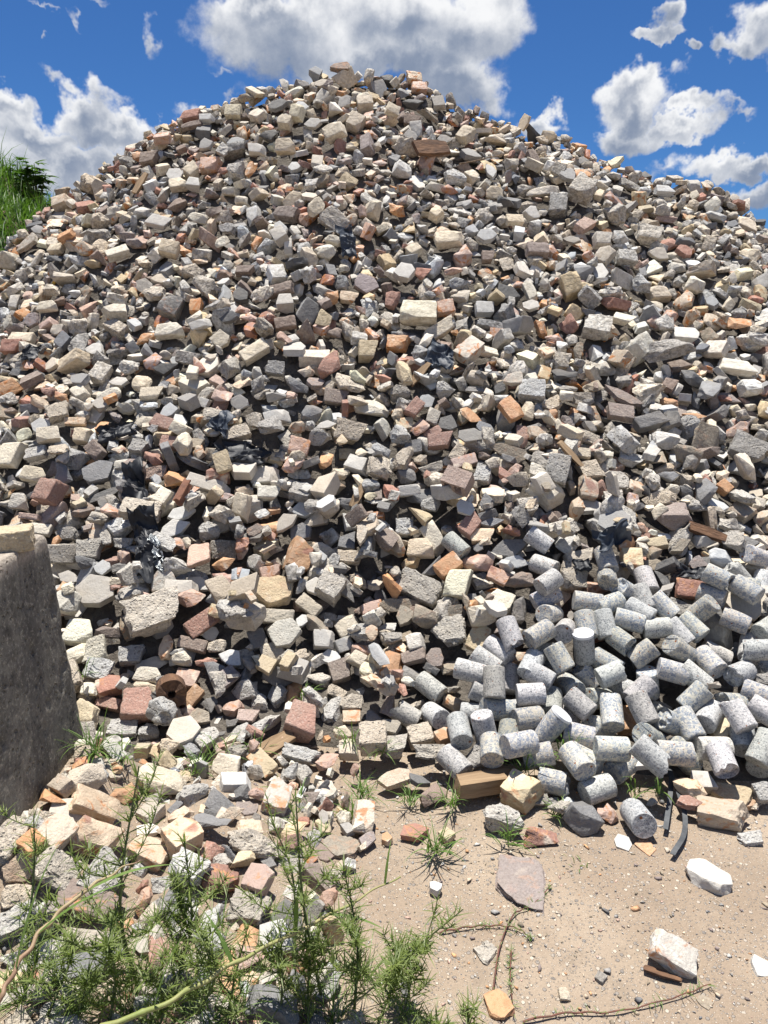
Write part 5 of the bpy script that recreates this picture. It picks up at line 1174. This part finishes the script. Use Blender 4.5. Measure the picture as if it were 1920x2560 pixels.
vine(((550,790), (545,900), (560,1080)), 'short upright creeper among the pebbles')

# ------------------------------------------------------------------ grassy bank behind, on the left
def berm_h(x, y):
    x = np.asarray(x, float); y = np.asarray(y, float)
    d = np.sqrt((x+8.0)**2+((y-10.5)*.9)**2)
    return np.maximum(5.62-.65*np.sqrt(d*d+1.2) + .10*np.sin(2.1*x+1.3*y) + .07*np.sin(4.3*x-2.2*y), -.06)
tag(link('grassy_bank', grid_mesh('grassy_bank', np.arange(-17, .6, .18), np.arange(1.4, 20, .18), berm_h), 'berm_soil'), kind='structure', label='earth bank behind the heap')
RBm = np.random.default_rng(41); a = Acc(); q = 0
while q < 20000:
    x = RBm.uniform(-7.2, -3.2); y = RBm.uniform(5.5, 10.5); z = float(berm_h(x, y))
    if z < 1.6 or -x/y < .40: continue
    q += 1; th = RBm.uniform(0, 6.283); el = RBm.uniform(.5, 1.45)
    blade(a, (x, y, z-.02), (math.cos(th)*math.cos(el), math.sin(th)*math.cos(el), math.sin(el)), None, RBm.lognormal(math.log(.24), .4), .017*RBm.uniform(.6, 1.4), RBm.uniform(.3, 1.6), RBm.random(), 3)
tag(link('grass', a.mesh('grass'), 'berm_grass'), 'rank green grass covering the bank behind the heap', 'grass', kind='stuff')
def bank_shrub():
    d = ray(100, 545); ts = np.linspace(4, 14, 800); P = CP+ts[:, None]*d; i = np.nonzero(P[:, 2] < berm_h(P[:, 0], P[:, 1]))[0]
    b = P[i[0]] if len(i) else CP+9.5*d; b[2] = float(berm_h(b[0], b[1])); tip = tip_above(b, 95, 388); hgt = tip[2]-b[2]
    root = empty('shrub', b); tag(root, 'leafy dark green shrub standing on the grassy bank', 'shrub'); st, lf = Acc(), Acc()
    R = np.random.default_rng(8)
    for k in range(9):
        th = R.uniform(0, 6.283); sp = R.uniform(.05, .42)*hgt; e = np.array([math.cos(th)*sp, math.sin(th)*sp, hgt*R.uniform(.55, 1.0)])
        C = curve_pts([np.zeros(3), e*.5+np.array([0, 0, .08]), e], 14); tube(st, C, np.linspace(.013, .004, 14), 5)
        for _ in range(12):
            p = C[R.integers(4, 14)]; t2 = R.uniform(0, 6.283); dd = np.array([math.cos(t2), math.sin(t2), R.uniform(-.1, .6)]); L = R.uniform(.08, .17)
            for off in (-.6, 0, .6):
                d2 = np.array([dd[0]*math.cos(off)-dd[1]*math.sin(off), dd[0]*math.sin(off)+dd[1]*math.cos(off), dd[2]]); blade(lf, p+dd*.05, d2, None, L*1.1, .07, .6, R.random(), 3)
    link('stem', st.mesh('stem'), 'weed_stem', parent=root); f = link('crown', lf.mesh('crown'), 'shrub_leaf', parent=root); f['kind'] = 'stuff'
bank_shrub()
def bank_stalk(px, py0, py1, label):
    d = ray(px, py0); P = CP+np.linspace(4, 14, 800)[:, None]*d; i = np.nonzero(P[:, 2] < berm_h(P[:, 0], P[:, 1]))[0]
    b = P[i[0]] if len(i) else CP+9.8*d; tip = tip_above(b, px+4, py1); a = Acc(); C = curve_pts([b, (b+tip)/2+np.array([.02, 0, 0]), tip], 12)-b; tube(a, C, np.linspace(.009, .003, 12), 5)
    for k in range(8): blade(a, C[4+k % 8], (RW.normal(), RW.normal(), 1.2), None, .12, .01, .6, .4, 3)
    tag(link('grass_stalk', a.mesh('grass_stalk'), 'berm_grass', b), label, 'grass stalk')
bank_stalk(38, 470, 392, 'taller dry grass stalk on the crest of the bank')
bank_stalk(20, 465, 398, 'shorter grass stalk at the left edge of the bank')
